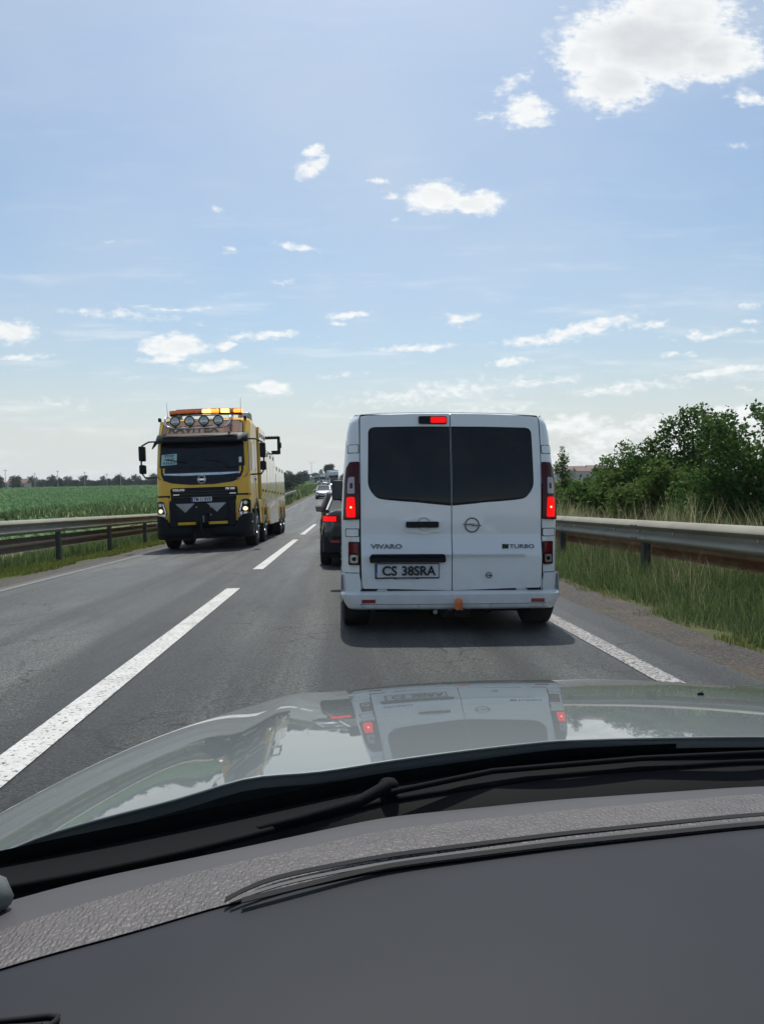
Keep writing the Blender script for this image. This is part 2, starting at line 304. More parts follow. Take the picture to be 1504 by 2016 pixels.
# ------------------------------------------------------------------ materials of the setting
def ground_mat(name, layers, rough=.95, bump=.5, bscale=60, spec=.3):
    """layers: first (c1, c2, scale), then (colour, noise scale, lo, hi, strength) patches mixed over it"""
    m = bpy.data.materials.new(name); m.use_nodes = True; n = m.node_tree.nodes; l = m.node_tree.links.new; p = n['Principled BSDF']
    p.inputs['Roughness'].default_value = rough; p.inputs['Specular IOR Level'].default_value = spec
    t = n.new('ShaderNodeTexCoord'); c1, c2, s0 = layers[0]
    def noise(s, det=8, r=.6):
        q = n.new('ShaderNodeTexNoise'); q.inputs['Scale'].default_value = s; q.inputs['Detail'].default_value = det; q.inputs['Roughness'].default_value = r; l(t.outputs['Object'], q.inputs['Vector']); return q.outputs['Fac']
    def ramp(v, a, b, st=1.):
        q = n.new('ShaderNodeMapRange'); q.inputs['From Min'].default_value = a; q.inputs['From Max'].default_value = b; q.inputs['To Max'].default_value = st; l(v, q.inputs['Value']); return q.outputs[0]
    def mix(f, a, b):
        q = n.new('ShaderNodeMix'); q.data_type = 'RGBA'; l(f, q.inputs[0])
        for i, c in ((6, a), (7, b)):
            if isinstance(c, tuple): q.inputs[i].default_value = (*c, 1)
            else: l(c, q.inputs[i])
        return q.outputs[2]
    out = mix(ramp(noise(s0), .35, .65), c1, c2)
    for (c, s, a, b, st) in layers[1:]: out = mix(ramp(noise(s), a, b, st), out, c)
    l(out, p.inputs['Base Color'])
    b = n.new('ShaderNodeBump'); b.inputs['Strength'].default_value = bump; b.inputs['Distance'].default_value = .02; l(noise(bscale, 5, .7), b.inputs['Height']); l(b.outputs[0], p.inputs['Normal'])
    MATS[name] = m; return m, n, l, p, t, out
ground_mat('meadow', [((.045, .062, .018), (.075, .085, .028), 1.3), ((.11, .1, .05), .35, .5, .75, .6), ((.03, .045, .014), 6, .5, .7, .7)])
ground_mat('field_soil', [((.06, .12, .045), (.09, .16, .06), 4.), ((.07, .07, .035), .12, .62, .8, .3)])
ground_mat('gravel', [((.13, .12, .108), (.055, .05, .047), 38), ((.24, .21, .17), 30, .58, .66, .8), ((.02, .02, .02), 44, .6, .68, .7), ((.17, .13, .085), 1.6, .5, .72, .55), ((.05, .065, .022), 3.2, .6, .72, .7)], bump=1., bscale=90)
# asphalt: aggregate speckle, smooth dark patches, pale wheel tracks, cracks
m, n, l, p, t, out = ground_mat('asphalt', [((.016, .018, .018), (.1, .106, .102), 60), ((.24, .245, .235), 85, .6, .66, .8), ((.008, .009, .01), 70, .58, .66, .85)], rough=.72, bump=.8, bscale=90, spec=.4)
def A(tp, **k):
    q = n.new(tp)
    for a, b in k.items(): setattr(q, a, b)
    return q
mp = A('ShaderNodeMapping'); mp.inputs['Scale'].default_value = (1.0, .18, 1); l(t.outputs['Object'], mp.inputs[0])
ns = A('ShaderNodeTexNoise'); ns.inputs['Scale'].default_value = 1.1; ns.inputs['Detail'].default_value = 6; l(mp.outputs[0], ns.inputs['Vector'])
r1 = A('ShaderNodeMapRange', interpolation_type='SMOOTHSTEP'); l(ns.outputs['Fac'], r1.inputs['Value']); r1.inputs['From Min'].default_value = .42; r1.inputs['From Max'].default_value = .62
mm = A('ShaderNodeMix', data_type='RGBA', blend_type='MULTIPLY'); mm.inputs[0].default_value = 1; l(out, mm.inputs[6])
cr = A('ShaderNodeMix', data_type='RGBA'); l(r1.outputs[0], cr.inputs[0]); cr.inputs[6].default_value = (.82, .84, .85, 1); cr.inputs[7].default_value = (1.7, 1.7, 1.65, 1); l(cr.outputs[2], mm.inputs[7])
mp2 = A('ShaderNodeMapping'); mp2.inputs['Scale'].default_value = (2.3, .045, 1); l(t.outputs['Object'], mp2.inputs[0])
ns2 = A('ShaderNodeTexNoise'); ns2.inputs['Scale'].default_value = 1.; ns2.inputs['Detail'].default_value = 4; l(mp2.outputs[0], ns2.inputs['Vector'])
r2 = A('ShaderNodeMapRange', interpolation_type='SMOOTHSTEP'); l(ns2.outputs['Fac'], r2.inputs['Value']); r2.inputs['From Min'].default_value = .4; r2.inputs['From Max'].default_value = .62; r2.inputs['To Min'].default_value = .66; r2.inputs['To Max'].default_value = 1.12
m2 = A('ShaderNodeVectorMath', operation='SCALE'); l(mm.outputs[2], m2.inputs[0]); l(r2.outputs[0], m2.inputs['Scale'])
# cracks: edges of large distorted cells, only in some places
dn = A('ShaderNodeTexNoise'); dn.inputs['Scale'].default_value = 3; dn.inputs['Detail'].default_value = 6; l(t.outputs['Object'], dn.inputs['Vector'])
da = A('ShaderNodeVectorMath', operation='MULTIPLY_ADD'); l(dn.outputs['Color'], da.inputs[0]); da.inputs[1].default_value = (.5, .5, .5); l(t.outputs['Object'], da.inputs[2])
vo = A('ShaderNodeTexVoronoi', feature='DISTANCE_TO_EDGE'); vo.inputs['Scale'].default_value = .9; l(da.outputs[0], vo.inputs['Vector'])
ck = A('ShaderNodeMapRange'); l(vo.outputs['Distance'], ck.inputs['Value']); ck.inputs['From Min'].default_value = .014; ck.inputs['From Max'].default_value = .004
wh = A('ShaderNodeTexNoise'); wh.inputs['Scale'].default_value = .55; wh.inputs['Detail'].default_value = 3; l(t.outputs['Object'], wh.inputs['Vector'])
wr = A('ShaderNodeMapRange'); l(wh.outputs['Fac'], wr.inputs['Value']); wr.inputs['From Min'].default_value = .46; wr.inputs['From Max'].default_value = .56; wr.inputs['To Max'].default_value = .9
cm = A('ShaderNodeMath', operation='MULTIPLY'); l(ck.outputs[0], cm.inputs[0]); l(wr.outputs[0], cm.inputs[1])
cf = A('ShaderNodeMix', data_type='RGBA'); l(cm.outputs[0], cf.inputs[0]); l(m2.outputs[0], cf.inputs[6]); cf.inputs[7].default_value = (.018, .018, .018, 1); l(cf.outputs[2], p.inputs['Base Color'])
# worn, polished strips are smoother
rr = A('ShaderNodeMapRange'); l(ns.outputs['Fac'], rr.inputs['Value']); rr.inputs['From Min'].default_value = .38; rr.inputs['From Max'].default_value = .65; rr.inputs['To Min'].default_value = .5; rr.inputs['To Max'].default_value = .78; l(rr.outputs[0], p.inputs['Roughness'])
def paint_mat(name, c, lo, hi, under=(.09, .09, .09)):
    m, n, l, p, t, out = ground_mat(name, [(c, tuple(x * .86 for x in c), 5), (under, 45, lo, hi, 1.), ((.2, .19, .17), 1.5, .5, .8, .45)], rough=.7, bump=.4, bscale=120)
paint_mat('road_paint', (.6, .6, .57), .545, .64)
paint_mat('worn_paint', (.4, .39, .37), .47, .56)
paint_mat('faded_paint', (.26, .25, .23), .4, .6)
mat('rail_steel', (.29, .275, .215), rough=.65, metal=.05, var=.12, vscale=1.6, bump=.08, bscale=40)
mat('rail_rust', (.24, .18, .13), rough=.85, var=.2, vscale=6, col2=(.17, .15, .13))
mat('rust_bright', (.36, .17, .09), rough=.85, col2=(.2, .12, .08), vscale=5)
mat('post_steel', (.13, .13, .12), rough=.7, metal=.3, vscale=4)
mat('bolt', (.6, .58, .54), rough=.4, metal=.6)
mat('leaf', (.09, .17, .04), rough=.65, spec=.15, col2=(.04, .085, .02), trans=.45, island=.6, vscale=.8)
mat('leaf_young', (.15, .23, .055), rough=.65, spec=.15, col2=(.055, .1, .022), trans=.4, island=.6, vscale=.8)
mat('leaf_far', (.06, .09, .05), rough=.8, spec=.1, col2=(.032, .052, .034), trans=.3, island=.6, vscale=.2)
mat('crop_leaf', (.2, .34, .16), rough=.8, spec=.1, col2=(.1, .19, .075), trans=.5, island=.7, vscale=.15)
mat('grass_green', (.19, .26, .1), rough=.7, spec=.15, col2=(.035, .065, .022), trans=.45, island=.85, vscale=.6)
mat('grass_bright', (.26, .3, .08), rough=.75, spec=.1, col2=(.075, .1, .022), trans=.3, island=.7, vscale=.6)
mat('grass_dry', (.62, .55, .33), rough=.8, spec=.1, col2=(.26, .25, .12), trans=.5, island=.8, vscale=.6)
mat('bark', (.09, .07, .05), rough=.9, vscale=8, bump=.5, bscale=30)
mat('plaster', (.5, .47, .42), rough=.9); mat('plaster_grey', (.34, .36, .38), rough=.8)
mat('tile_red', (.2, .11, .09), rough=.8, var=.2); mat('tile_brown', (.2, .13, .1), rough=.8, var=.2)
mat('dark_pane', (.03, .035, .04), rough=.15)
mat('galv', (.4, .41, .42), rough=.5, metal=.4)

# ------------------------------------------------------------------ ground
def ramp_axis(knots):
    out = []
    for a, b, st in knots: out += list(np.arange(a, b, st))
    return np.array(out + [knots[-1][1]])
us = ramp_axis([(-3200, -400, 200), (-400, -60, 30), (-60, -14, 4), (-14, 14, .5), (14, 60, 4), (60, 400, 30), (400, 3200, 200)])
ys = ramp_axis([(-110, 0, 6), (0, 130, 1.5), (130, 700, 10), (700, 1250, 25), (1250, 3600, 200)])
UU, YY = np.meshgrid(us, ys); wsh = np.exp(-(np.maximum(np.abs(UU) - 60, 0) / 250) ** 2); XX = UU + shift(YY) * wsh
ZZ = ground_z(XX, YY) + np.where((UU < -12) | (UU > 13), .04 * np.sin(XX * .11) * np.cos(YY * .07), 0)
G = len(us); idx = np.arange(len(ys) * G).reshape(len(ys), G)
F = np.stack([idx[:-1, :-1], idx[:-1, 1:], idx[1:, 1:], idx[1:, :-1]], -1).reshape(-1, 4)
tag(mk_np('ground', np.stack([XX, YY, ZZ], -1).reshape(-1, 3), F, 'meadow', smooth=True), kind='structure')
def strip(name, u0, u1, y0, y1, m, lift, nu=8, st=1., parent=None, wob=0., surf=road_z):
    yv = np.arange(y0, y1 + 1e-6, min(st, (y1 - y0) / 2)); yv = np.append(yv, y1) if yv[-1] < y1 - .01 else yv
    uv = np.linspace(u0, u1, nu + 1); U, Y = np.meshgrid(uv, yv)
    if wob: 
        wb = wob * (np.sin(Y[:, :1] * 1.7) * .5 + np.sin(Y[:, :1] * .61 + 1) * .6 + RNG.normal(0, .25, (len(yv), 1)))
        U = U + wb * (np.arange(nu + 1) == (nu if abs(u1) > abs(u0) else 0))
    X = U + shift(Y); Z = surf(X, Y) + lift; g = nu + 1; ix = np.arange(len(yv) * g).reshape(-1, g)
    return mk_np(name, np.stack([X, Y, Z], -1).reshape(-1, 3), np.stack([ix[:-1, :-1], ix[:-1, 1:], ix[1:, 1:], ix[1:, :-1]], -1).reshape(-1, 4), m, parent, True)
gz_nodip = lambda x, y: ground_z(x, y, False)
# road bed: crown at u=-1.45, so put a vertex line there
yv = np.concatenate([np.arange(-100, 130, 1.), np.arange(130, 1150, 4.)]); uv = np.array([-5.2, -4, -2.6, -1.45, -.3, 1, 2.62])
U, Y = np.meshgrid(uv, yv); X = U + shift(Y); Z = road_z(X, Y); ix = np.arange(U.size).reshape(U.shape)
road = tag(mk_np('road', np.stack([X, Y, Z], -1).reshape(-1, 3), np.stack([ix[:-1, :-1], ix[:-1, 1:], ix[1:, 1:], ix[1:, :-1]], -1).reshape(-1, 4), 'asphalt', smooth=False), kind='structure')
tag(strip('gravel_shoulder', 2.5, 3.25, -60, 150, 'gravel', -.012, 4, 1, wob=.16, surf=gz_nodip), kind='structure')
tag(strip('gravel_shoulder', -5.15, -5.95, -60, 150, 'gravel', -.012, 4, 1, wob=.1, surf=gz_nodip), kind='structure')
for a, b in [(-5, 10.2), (13.2, 24.3), (28.4, 43.0), (58.5, 68), (74, 84), (92, 102), (110, 120)]:
    strip('lane_dash', -1.54, -1.36, a, b, 'road_paint', .005, 2, 1, parent=road)
strip('edge_line', 1.96, 2.12, -60, 200, 'worn_paint', .005, 1, 1, parent=road)
strip('edge_line', -5.0, -4.87, -60, 200, 'faded_paint', .005, 1, 1, parent=road)
# crop field on the left plain
fx = np.linspace(-520, -13.5, 40); fy = np.linspace(-20, 455, 60); U, Y = np.meshgrid(fx, fy)
ix = np.arange(U.size).reshape(U.shape)
tag(mk_np('field_soil', np.stack([U, Y, ground_z(U, Y, False) + .06 + .04 * np.sin(U * .11) * np.cos(Y * .07)], -1).reshape(-1, 3), np.stack([ix[:-1, :-1], ix[:-1, 1:], ix[1:, 1:], ix[1:, :-1]], -1).reshape(-1, 4), 'field_soil', smooth=True), kind='structure')

# ------------------------------------------------------------------ plants
def leafy(P, size, k=1, up=.3, asp=.55):
    """k leaf-shaped quads at every point P (N,3)"""
    P = np.repeat(np.asarray(P, float), k, 0); N = len(P); s = np.repeat(np.broadcast_to(np.asarray(size, float), (N // k,)), k) * RNG.uniform(.6, 1.35, N)
    d = RNG.normal(size=(N, 3)); d[:, 2] = d[:, 2] * .7 + up; d /= np.linalg.norm(d, axis=1)[:, None]
    w = np.cross(d, RNG.normal(size=(N, 3))); w /= np.linalg.norm(w, axis=1)[:, None]; nn = np.cross(d, w)
    a = P; b = P + d * (s * .5)[:, None] + w * (s * asp * .5)[:, None]; c = P + d * s[:, None] - nn * (s * .15)[:, None]; e = P + d * (s * .5)[:, None] - w * (s * asp * .5)[:, None]
    V = np.stack([a, b, c, e], 1).reshape(-1, 3); return V, np.arange(4 * N).reshape(N, 4)
def blades(x, y, z, h, w, lean=.35):
    N = len(x); th = RNG.uniform(0, 2 * np.pi, N); dx, dy = np.cos(th), np.sin(th); la = RNG.uniform(.1, 1, N) * lean * h; ph = RNG.uniform(0, 2 * np.pi, N); lx, ly = np.cos(ph) * la, np.sin(ph) * la
    B = np.stack([x, y, z - .02], 1); D = np.stack([dx, dy, 0 * dx], 1) * (w / 2)[:, None]
    Mi = B + np.stack([lx * .35, ly * .35, h * .6], 1); T = B + np.stack([lx, ly, h * (1 - .15 * (la / (h + 1e-6)))], 1)
    V = np.stack([B - D, B + D, Mi + D * .75, Mi - D * .75, T], 1).reshape(-1, 3); o = np.arange(N)[:, None] * 5
    return V, np.concatenate([o + [0, 1, 2], o + [0, 2, 3], o + [3, 2, 4]], 0)
def scatter(n, u0, u1, y0, y1, bias=1.):
    y = y0 + (y1 - y0) * RNG.uniform(0, 1, n) ** bias; u = RNG.uniform(u0, u1, n); return u, y
def fbm2(x, y, s, seed=0):
    r = np.random.default_rng(seed); v = 0
    for o in range(4):
        a, b, c, d = r.uniform(0, 6.28, 4); f = s * 1.9 ** o
        v = v + (np.sin(x * f + a + np.sin(y * f * .7 + b)) * np.sin(y * f * 1.1 + c + np.sin(x * f * .8 + d))) / 1.6 ** o
    return v
def grass(name, m, n, u0, u1, y0, y1, h, w, bias=1.6, patchy=None, label=None, edge=0., hs=None, lean=.35):
    u, y = scatter(n, u0, u1, y0, y1, bias)
    if edge:     # ragged road-side border
        lim = (u0 if u0 > 0 else u1) + np.sign(u0) * edge * (.5 + .5 * fbm2(u * 0, y, 1.3, 5)); keep = (u > lim) if u0 > 0 else (u < lim); u, y = u[keep], y[keep]
    if patchy is not None:
        k = fbm2(u, y, 1.1, patchy[0]) > patchy[1]; u, y = u[k], y[k]
    x = u + shift(y); z = ground_z(x, y, False) - .01; s = np.clip(y / 12, 1, 4)
    hh = h * RNG.uniform(.45, 1.15, len(x)) * (1 + .25 * fbm2(u, y, .8, 9))
    if hs is not None: hh = hh * hs(u, y)
    V, Fc = blades(x, y, z, np.maximum(hh, .02), w * s * RNG.uniform(.6, 1.3, len(x)), lean)
    o = mk_np(name, V, Fc, m); tag(o, label, 'grass', kind='stuff'); return o
near_edge = lambda u, y: np.clip((np.abs(u) - 3.0) / .9, .22, 1)
grass('verge_grass', 'grass_green', 80000, 3.15, 5.2, 2.5, 40, .55, .006, 1.9, None, 'long green grass growing under the right guardrail', .35, near_edge, lean=.8)
grass('low_grass', 'grass_bright', 30000, 2.95, 3.9, 3, 45, .07, .007, 1.7, (3, -.25), 'short yellow green grass along the gravel shoulder on the right', .4, lean=.9)
grass('dry_stems', 'grass_dry', 11000, 3.3, 5.4, 2.5, 36, .7, .004, 1.8, (4, -.4), 'thin dry grass stems under the right guardrail', .3, near_edge)
grass('meadow_grass', 'grass_green', 60000, 4.6, 13, 6, 70, .8, .011, 1.5, None, 'tall green meadow grass behind the right guardrail')
grass('pale_grass', 'grass_dry', 26000, 4.9, 9.5, 6, 60, 1.18, .007, 1.5, (8, -.05), 'tall pale seeding grass in front of the shrubs on the right')
grass('left_verge_grass', 'grass_bright', 60000, -7.4, -5.75, 8, 80, .14, .011, 1.5, None, 'bright green grass between the left guardrail and the gravel', .3, lean=.8)
grass('light_meadow_grass', 'grass_bright', 26000, 5.2, 14, 12, 60, .9, .012, 1.3, (12, .05), 'light green meadow grass between the right guardrail and the low bushes')
grass('left_bank_grass', 'grass_green', 36000, -10.5, -6.8, 8, 80, .38, .012, 1.5, None, 'dark grass under and behind the left guardrail')
grass('field_edge_grass', 'grass_dry', 9000, -14, -9.5, 14, 110, .5, .011, 1.3, (6, .0), 'pale weeds between the left guardrail and the crop field')
grass('far_bank_grass', 'grass_green', 30000, -30, -6, 60, 240, .75, .03, 1.4, None, 'rough green grass on the far left bank of the road')
grass('far_pale_grass', 'grass_dry', 7000, -26, -6.2, 60, 240, .7, .03, 1.4, (7, .2), 'pale seeding grass on the far left bank of the road')
# crop rows
def crops():
    Vs, Fs, o = [], [], 0
    for (y0, y1, row, st, k, s) in [(16, 60, .7, .3, 5, .26), (60, 130, .9, .45, 6, .34), (130, 250, 1.6, .8, 7, .52), (250, 450, 3.0, 1.3, 7, .85)]:
        ang = R(24); ca, sa = math.cos(ang), math.sin(ang); ext = y1 * .62 + 60
        r_ = np.arange(-600, 700, row); q = np.arange(-200, 700, st); A_, B_ = np.meshgrid(r_, q); A_ = A_ + RNG.normal(0, row * .08, A_.shape); B_ = B_ + RNG.uniform(-.5, .5, B_.shape) * st
        x = (A_ * ca - B_ * sa).ravel(); y = (A_ * sa + B_ * ca).ravel()
        k1 = (y > y0) & (y < y1) & (x < -13.8) & (x > -.52 * y - 12) ; x, y = x[k1], y[k1]
        k2 = RNG.uniform(0, 1, len(x)) < .93; x, y = x[k2], y[k2]
        z = ground_z(x, y, False) + .07 + RNG.uniform(0, .22, len(x)) + .12 * fbm2(x, y, .05, 3)
        V, Fc = leafy(np.stack([x, y, z], 1), s, k, up=.55, asp=.42); Vs.append(V); Fs.append(Fc + o); o += len(V)
    tag(mk_np('crop_plants', np.concatenate(Vs), np.concatenate(Fs), 'crop_leaf'), 'rows of low leafy green crop plants covering the field on the left', 'crop', kind='stuff')
crops()

def crown_pts(blobs, n):
    vol = np.array([b[3] * b[4] * b[5] for b in blobs]) ** .75; cnt = (n * vol / vol.sum()).astype(int) + 1; out = []
    for b, c in zip(blobs, cnt):
        d = RNG.normal(size=(c, 3)); d /= np.linalg.norm(d, axis=1)[:, None]; r = RNG.uniform(.25, 1, c) ** .55
        r = r * (1 + .28 * fbm2(d[:, 0] * 3 + b[0], d[:, 1] * 3 + d[:, 2] * 2 + b[1], 1.3, 2)); q = d * r[:, None] * np.array(b[3:6]) + np.array(b[:3]); out.append(q)
    P = np.concatenate(out); return P[P[:, 2] > .02]
def make_tree(name, blobs, n, s, m, trunk, label, cat='tree', k=2, group=None, twigs=0, hide_trunk=False):
    e = empty(name); tag(e, label, cat, group)
    P = crown_pts(blobs, n); V, Fc = leafy(P, s, k); mk_np('crown', V, Fc, m, e)
    t = MB(); h, r0 = trunk
    t.tube([(0, 0, -.1), (.03 * h, .02 * h, h * .5), (-.02 * h, 0, h)], [r0, r0 * .7, r0 * .35], 7)
    for b in sorted(blobs, key=lambda q: -q[3])[:10]:
        z0 = min(h * .95, max(.15 * h, b[2] * .5)); t.tube([(0, 0, z0), (b[0] * .5, b[1] * .5, (z0 + b[2]) / 2 + .1), (b[0], b[1], b[2] + b[5] * .4)], [r0 * .5, r0 * .3, r0 * .1], 5)
    for i in range(twigs):
        b = random.choice(blobs); a = random.uniform(0, 6.28); t.tube([(b[0], b[1], b[2]), (b[0] + math.cos(a) * b[3] * .9, b[1] + math.sin(a) * b[4] * .9, b[2] + b[5] * random.uniform(.6, 1.35))], [r0 * .12, r0 * .04], 4)
    mk('trunk', t, 'bark', e); return e
def rb(n, rx, ry, z0, z1, s0, s1, seed):
    r = random.Random(seed); out = []
    for i in range(n):
        a = r.uniform(0, 6.28); q = math.sqrt(r.uniform(0, 1)); t = r.uniform(0, 1); s = r.uniform(s0, s1)
        out.append((math.cos(a) * rx * q * (1 - .3 * t), math.sin(a) * ry * q * (1 - .3 * t), z0 + (z1 - z0) * t, s, s, s * r.uniform(.7, 1.1)))
    return out
def put(o, x, y, rz=0, s=1., dz=0):
    o.location = (x, y, float(ground_z(x, y, False)) + dz - .03); o.rotation_euler = (0, 0, rz); o.scale = (s, s, s); return o
NB = 'shrubs and trees behind the right guardrail'
def vx(px, d): return d * (.0 + (px - 671) / 1500)    # only to lay the row out: bearing from the car at distance d
# tall airy tree: separate tufts with gaps
tall = [(-.2, 0, 4.75, .42, .4, .45), (.3, .1, 4.85, .3, .3, .4), (-.7, .2, 4.4, .5, .5, .5), (.6, -.1, 4.5, .45, .4, .45), (0, .2, 3.9, .6, .6, .55), (1.25, 0, 4.6, .28, .28, .45), (1.0, .1, 4.0, .5, .5, .5), (-1.3, 0, 3.8, .5, .5, .45), (-1.9, .1, 3.5, .45, .4, .35), (1.7, .1, 3.5, .5, .5, .4), (-.5, 0, 3.1, .8, .8, .6), (.7, 0, 3.2, .8, .8, .6), (-1.2, 0, 2.6, .8, .8, .6), (1.3, 0, 2.5, .8, .8, .6), (0, 0, 2.2, 1.1, 1, .7), (0, 0, 1.2, 1.3, 1.2, .8)]
put(make_tree('young_tree', tall, 6500, .135, 'leaf', (4.3, .09), 'tallest airy tree rising above the shrubs on the right', 'tree', 2, NB, 16), vx(1383, 24), 24, 0, .93)
sp = [(vx(1215, 29), 29, 41, 8, 1.1, 3.1, 'leaf', 'rounded green shrub at the left end of the tall thicket'), (vx(1258, 27), 27, 42, 9, 1.2, 3.6, 'leaf_young', 'shrub with a pale upright shoot beside the rounded shrub'),
      (vx(1310, 26), 26.5, 43, 9, 1.3, 3.3, 'leaf', 'dense shrub at the left foot of the tallest tree'), (vx(1345, 22), 22, 44, 8, 1.2, 2.6, 'leaf_young', 'lower shrub in front of the tallest tree'),
      (vx(1440, 25), 25.5, 45, 10, 1.4, 3.9, 'leaf', 'dense shrub at the right foot of the tallest tree'), (vx(1500, 20), 20, 46, 11, 1.6, 4.3, 'leaf', 'big dark leafy tree cut by the right edge of the photo'),
      (vx(1425, 19.5), 19.5, 47, 8, 1.1, 2.3, 'leaf', 'low dark shrub between the tallest tree and the pale grass'), (vx(1590, 19), 19, 48, 9, 1.6, 4.2, 'leaf', 'dark leafy tree beyond the right edge'),
      (vx(1270, 23), 23, 49, 8, 1.1, 2.0, 'leaf_young', 'low bright shrub behind the pale grass near the thicket')]
for i, (x, y, sd, nb, rx, zt, m_, lb) in enumerate(sp):
    b = rb(nb, rx, rx * .8, .5, zt - .5, .55, .95, sd) + rb(7, rx * .9, rx * .7, zt * .75, zt, .2, .42, sd + 100) + [(0, 0, .5, rx, rx * .8, .7)]
    put(make_tree('shrub', b, 5200, .125, m_, (zt * .8, .05), lb, 'shrub', 2, NB, 10), x, y)
lows = [(1110, 44, 2.5), (1135, 40, 2.45), (1165, 41, 2.5), (1195, 38, 2.6), (1225, 36, 2.7), (1150, 33, 2.0), (1190, 31, 2.1), (1235, 31, 2.6), (1120, 34, 1.8), (1215, 27, 1.7)]
wh_ = ['behind the white van light', 'beside the small upright tree', 'under the left roofs', 'under the middle roofs', 'under the right roofs', 'in the front row by the van', 'in the middle of the front row', 'at the right end of the back row', 'at the left end of the front row', 'nearest to the guardrail']
for (px, d, zt), w_ in zip(lows, wh_):
    b = rb(9, 1.5, 1.1, .4, zt - .4, .5, .8, px) + rb(5, 1.3, 1, zt * .8, zt, .15, .3, px + 5)
    put(make_tree('hedge_bush', b, 3600, .16, 'leaf' if d % 2 else 'leaf_young', (zt * .7, .04), 'low green bush ' + w_, 'bush', 2, 'low bushes beyond the right guardrail'), vx(px, d), d)
b = [(0, 0, 3.9, .13, .13, .5), (.1, 0, 3.5, .22, .2, .4), (-.15, 0, 3.1, .3, .25, .45), (.15, 0, 2.6, .35, .3, .5), (0, 0, 2, .45, .4, .5)]
put(make_tree('sapling', b, 700, .13, 'leaf_young', (3.8, .04), 'slender upright sapling just right of the white van', 'tree', 2), vx(1113, 38), 38)
# far trees: five crown shapes reused
protos = []
for q in range(5):
    b = rb(9, 2.6, 2.6, 2.2, 6.2, 1.1, 2.0, 70 + q) + rb(6, 3.0, 2.6, .8, 2, 1.2, 1.7, 80 + q)
    protos.append(make_tree('distant_tree', b, 900, .75, 'leaf_far', (4, .22), 'distant tree', 'tree', 2, 'distant trees along the horizon'))
first = [True] * 5; side = ['far beyond the crop field', 'on the horizon beyond the distant traffic']
rt = random.Random(5); nt_ = 0
spots = []
for i in range(190):
    d = rt.uniform(470, 640); a = -.5 + i * .0024 + rt.uniform(-.002, .002); spots.append((a * d, d, rt.uniform(.45, .8) if i % 9 else 1.1))
for i in range(34):
    d = rt.uniform(620, 900); a = -.046 + i * .0017; spots.append((a * d + (0 if a > .0 else -6), d, rt.uniform(.7, 1.2)))
for (a, d, s) in [(-.415, 445, 1.0), (-.36, 450, .8), (-.285, 440, .9), (-.28, 446, .7), (-.24, 455, 1.), (-.078, 150, .42), (-.07, 165, .5), (-.085, 190, .6), (-.063, 230, .6), (-.055, 300, .8), (-.075, 260, .7), (-.07, 330, .8)]: spots.append((a * d, d, s))
for (x, d, s) in spots:
    q = rt.randrange(5)
    if first[q]: o = protos[q]; first[q] = False
    else: o = copy_tree(protos[q])
    put(o, x, d, rt.uniform(0, 6.28), s); o['label'] = 'dark green tree in the distant tree line beyond the crop field and the traffic' if d > 400 else 'dark green tree on the bank left of the distant road'
    if d <= 400: o['group'] = 'trees on the bank left of the distant road'
rbt = make_tree('roadside_tree', rb(12, 2.6, 2.4, 5, 8.6, 1.0, 1.7, 91) + [(-4.2, 0, 5.6, 1.0, 1, 1.5)], 2600, .5, 'leaf_far', (6, .25), 'rounded dark tree standing over the distant white trucks', 'tree', 2)
put(rbt, -5.4, 390)

# ------------------------------------------------------------------ houses and poles far away
def house(name, x, y, w, dp, h, rh, wallm, roofm, label, rz=0, group=None):
    e = empty(name, (x, y, float(ground_z(x, y)))); e.rotation_euler = (0, 0, rz); tag(e, label, 'house', group)
    mk('wall', MB().box(-w/2, w/2, -dp/2, dp/2, 0, h), wallm, e)
    o = .4; mk('roof', MB().prism([(-dp/2-o, h+.01), (dp/2+o, h+.01), (0, h+rh)], 'x', -w/2-o, w/2+o), roofm, e)
    n = max(2, int(w // 3.5))
    for i in range(n):
        cx = -w/2 + (i + .5) * w / n
        for z in ([1.0, 3.6] if h > 4.5 else [1.0]): mk('window', MB().box(cx-.55, cx+.55, -dp/2-.03, -dp/2+.05, z, z+1.3), 'dark_pane', e)
    return e
HG = 'houses on the horizon at the right'
for (px, d, w, h, rf, lb) in [(1121, 430, 11, 6.0, 'tile_brown', 'leftmost distant house with brown roof beyond the sapling'), (1139, 440, 9, 6.6, 'tile_brown', 'distant house with brown roof next to the leftmost one'), (1152, 425, 8, 5.4, 'tile_red', 'small distant house in the middle of the row'),
                              (1165, 450, 9, 6.2, 'tile_red', 'distant house with the reddest roof of the row'), (1179, 430, 10, 6.8, 'tile_brown', 'distant house left of the rightmost one'), (1191, 436, 9, 6.0, 'tile_brown', 'rightmost distant house beside the tall thicket')]:
    house('house', vx(px, d), d, w, 9, h * .8, 2.2, 'plaster', rf, lb, 0, HG)
house('house', -.403 * 470, 462, 11, 8, 3.2, 2.6, 'plaster', 'tile_red', 'distant house with red roof at the edge of the crop field')
house('warehouse', -.0465 * 700, 700, 13, 20, 4.0, 1.4, 'plaster_grey', 'plaster_grey', 'long low grey warehouse far down the road left of the trucks')['category'] = 'warehouse'
PG = 'thin poles beyond the crop field'
for (px, d, h) in [(31, 430, 11), (86, 440, 9), (129, 435, 10), (180, 430, 9), (222, 440, 8), (248, 430, 8)]:
    x = vx(px, d); e = empty('utility_pole', (x, d, 0)); tag(e, 'thin grey utility pole in front of the tree line beyond the crop field', 'pole', PG)
    mk('pole', MB().tube([(0, 0, 0), (0, 0, h)], [.17, .1], 6), 'galv', e); mk('crossarm', MB().box(-.9, .9, -.06, .06, h - .8, h - .6), 'galv', e)
x = vx(615.5, 330); e = empty('street_lamp', (x, 330, 0)); tag(e, 'thin street lamp with two arms beyond the guardrail end', 'lamp post')
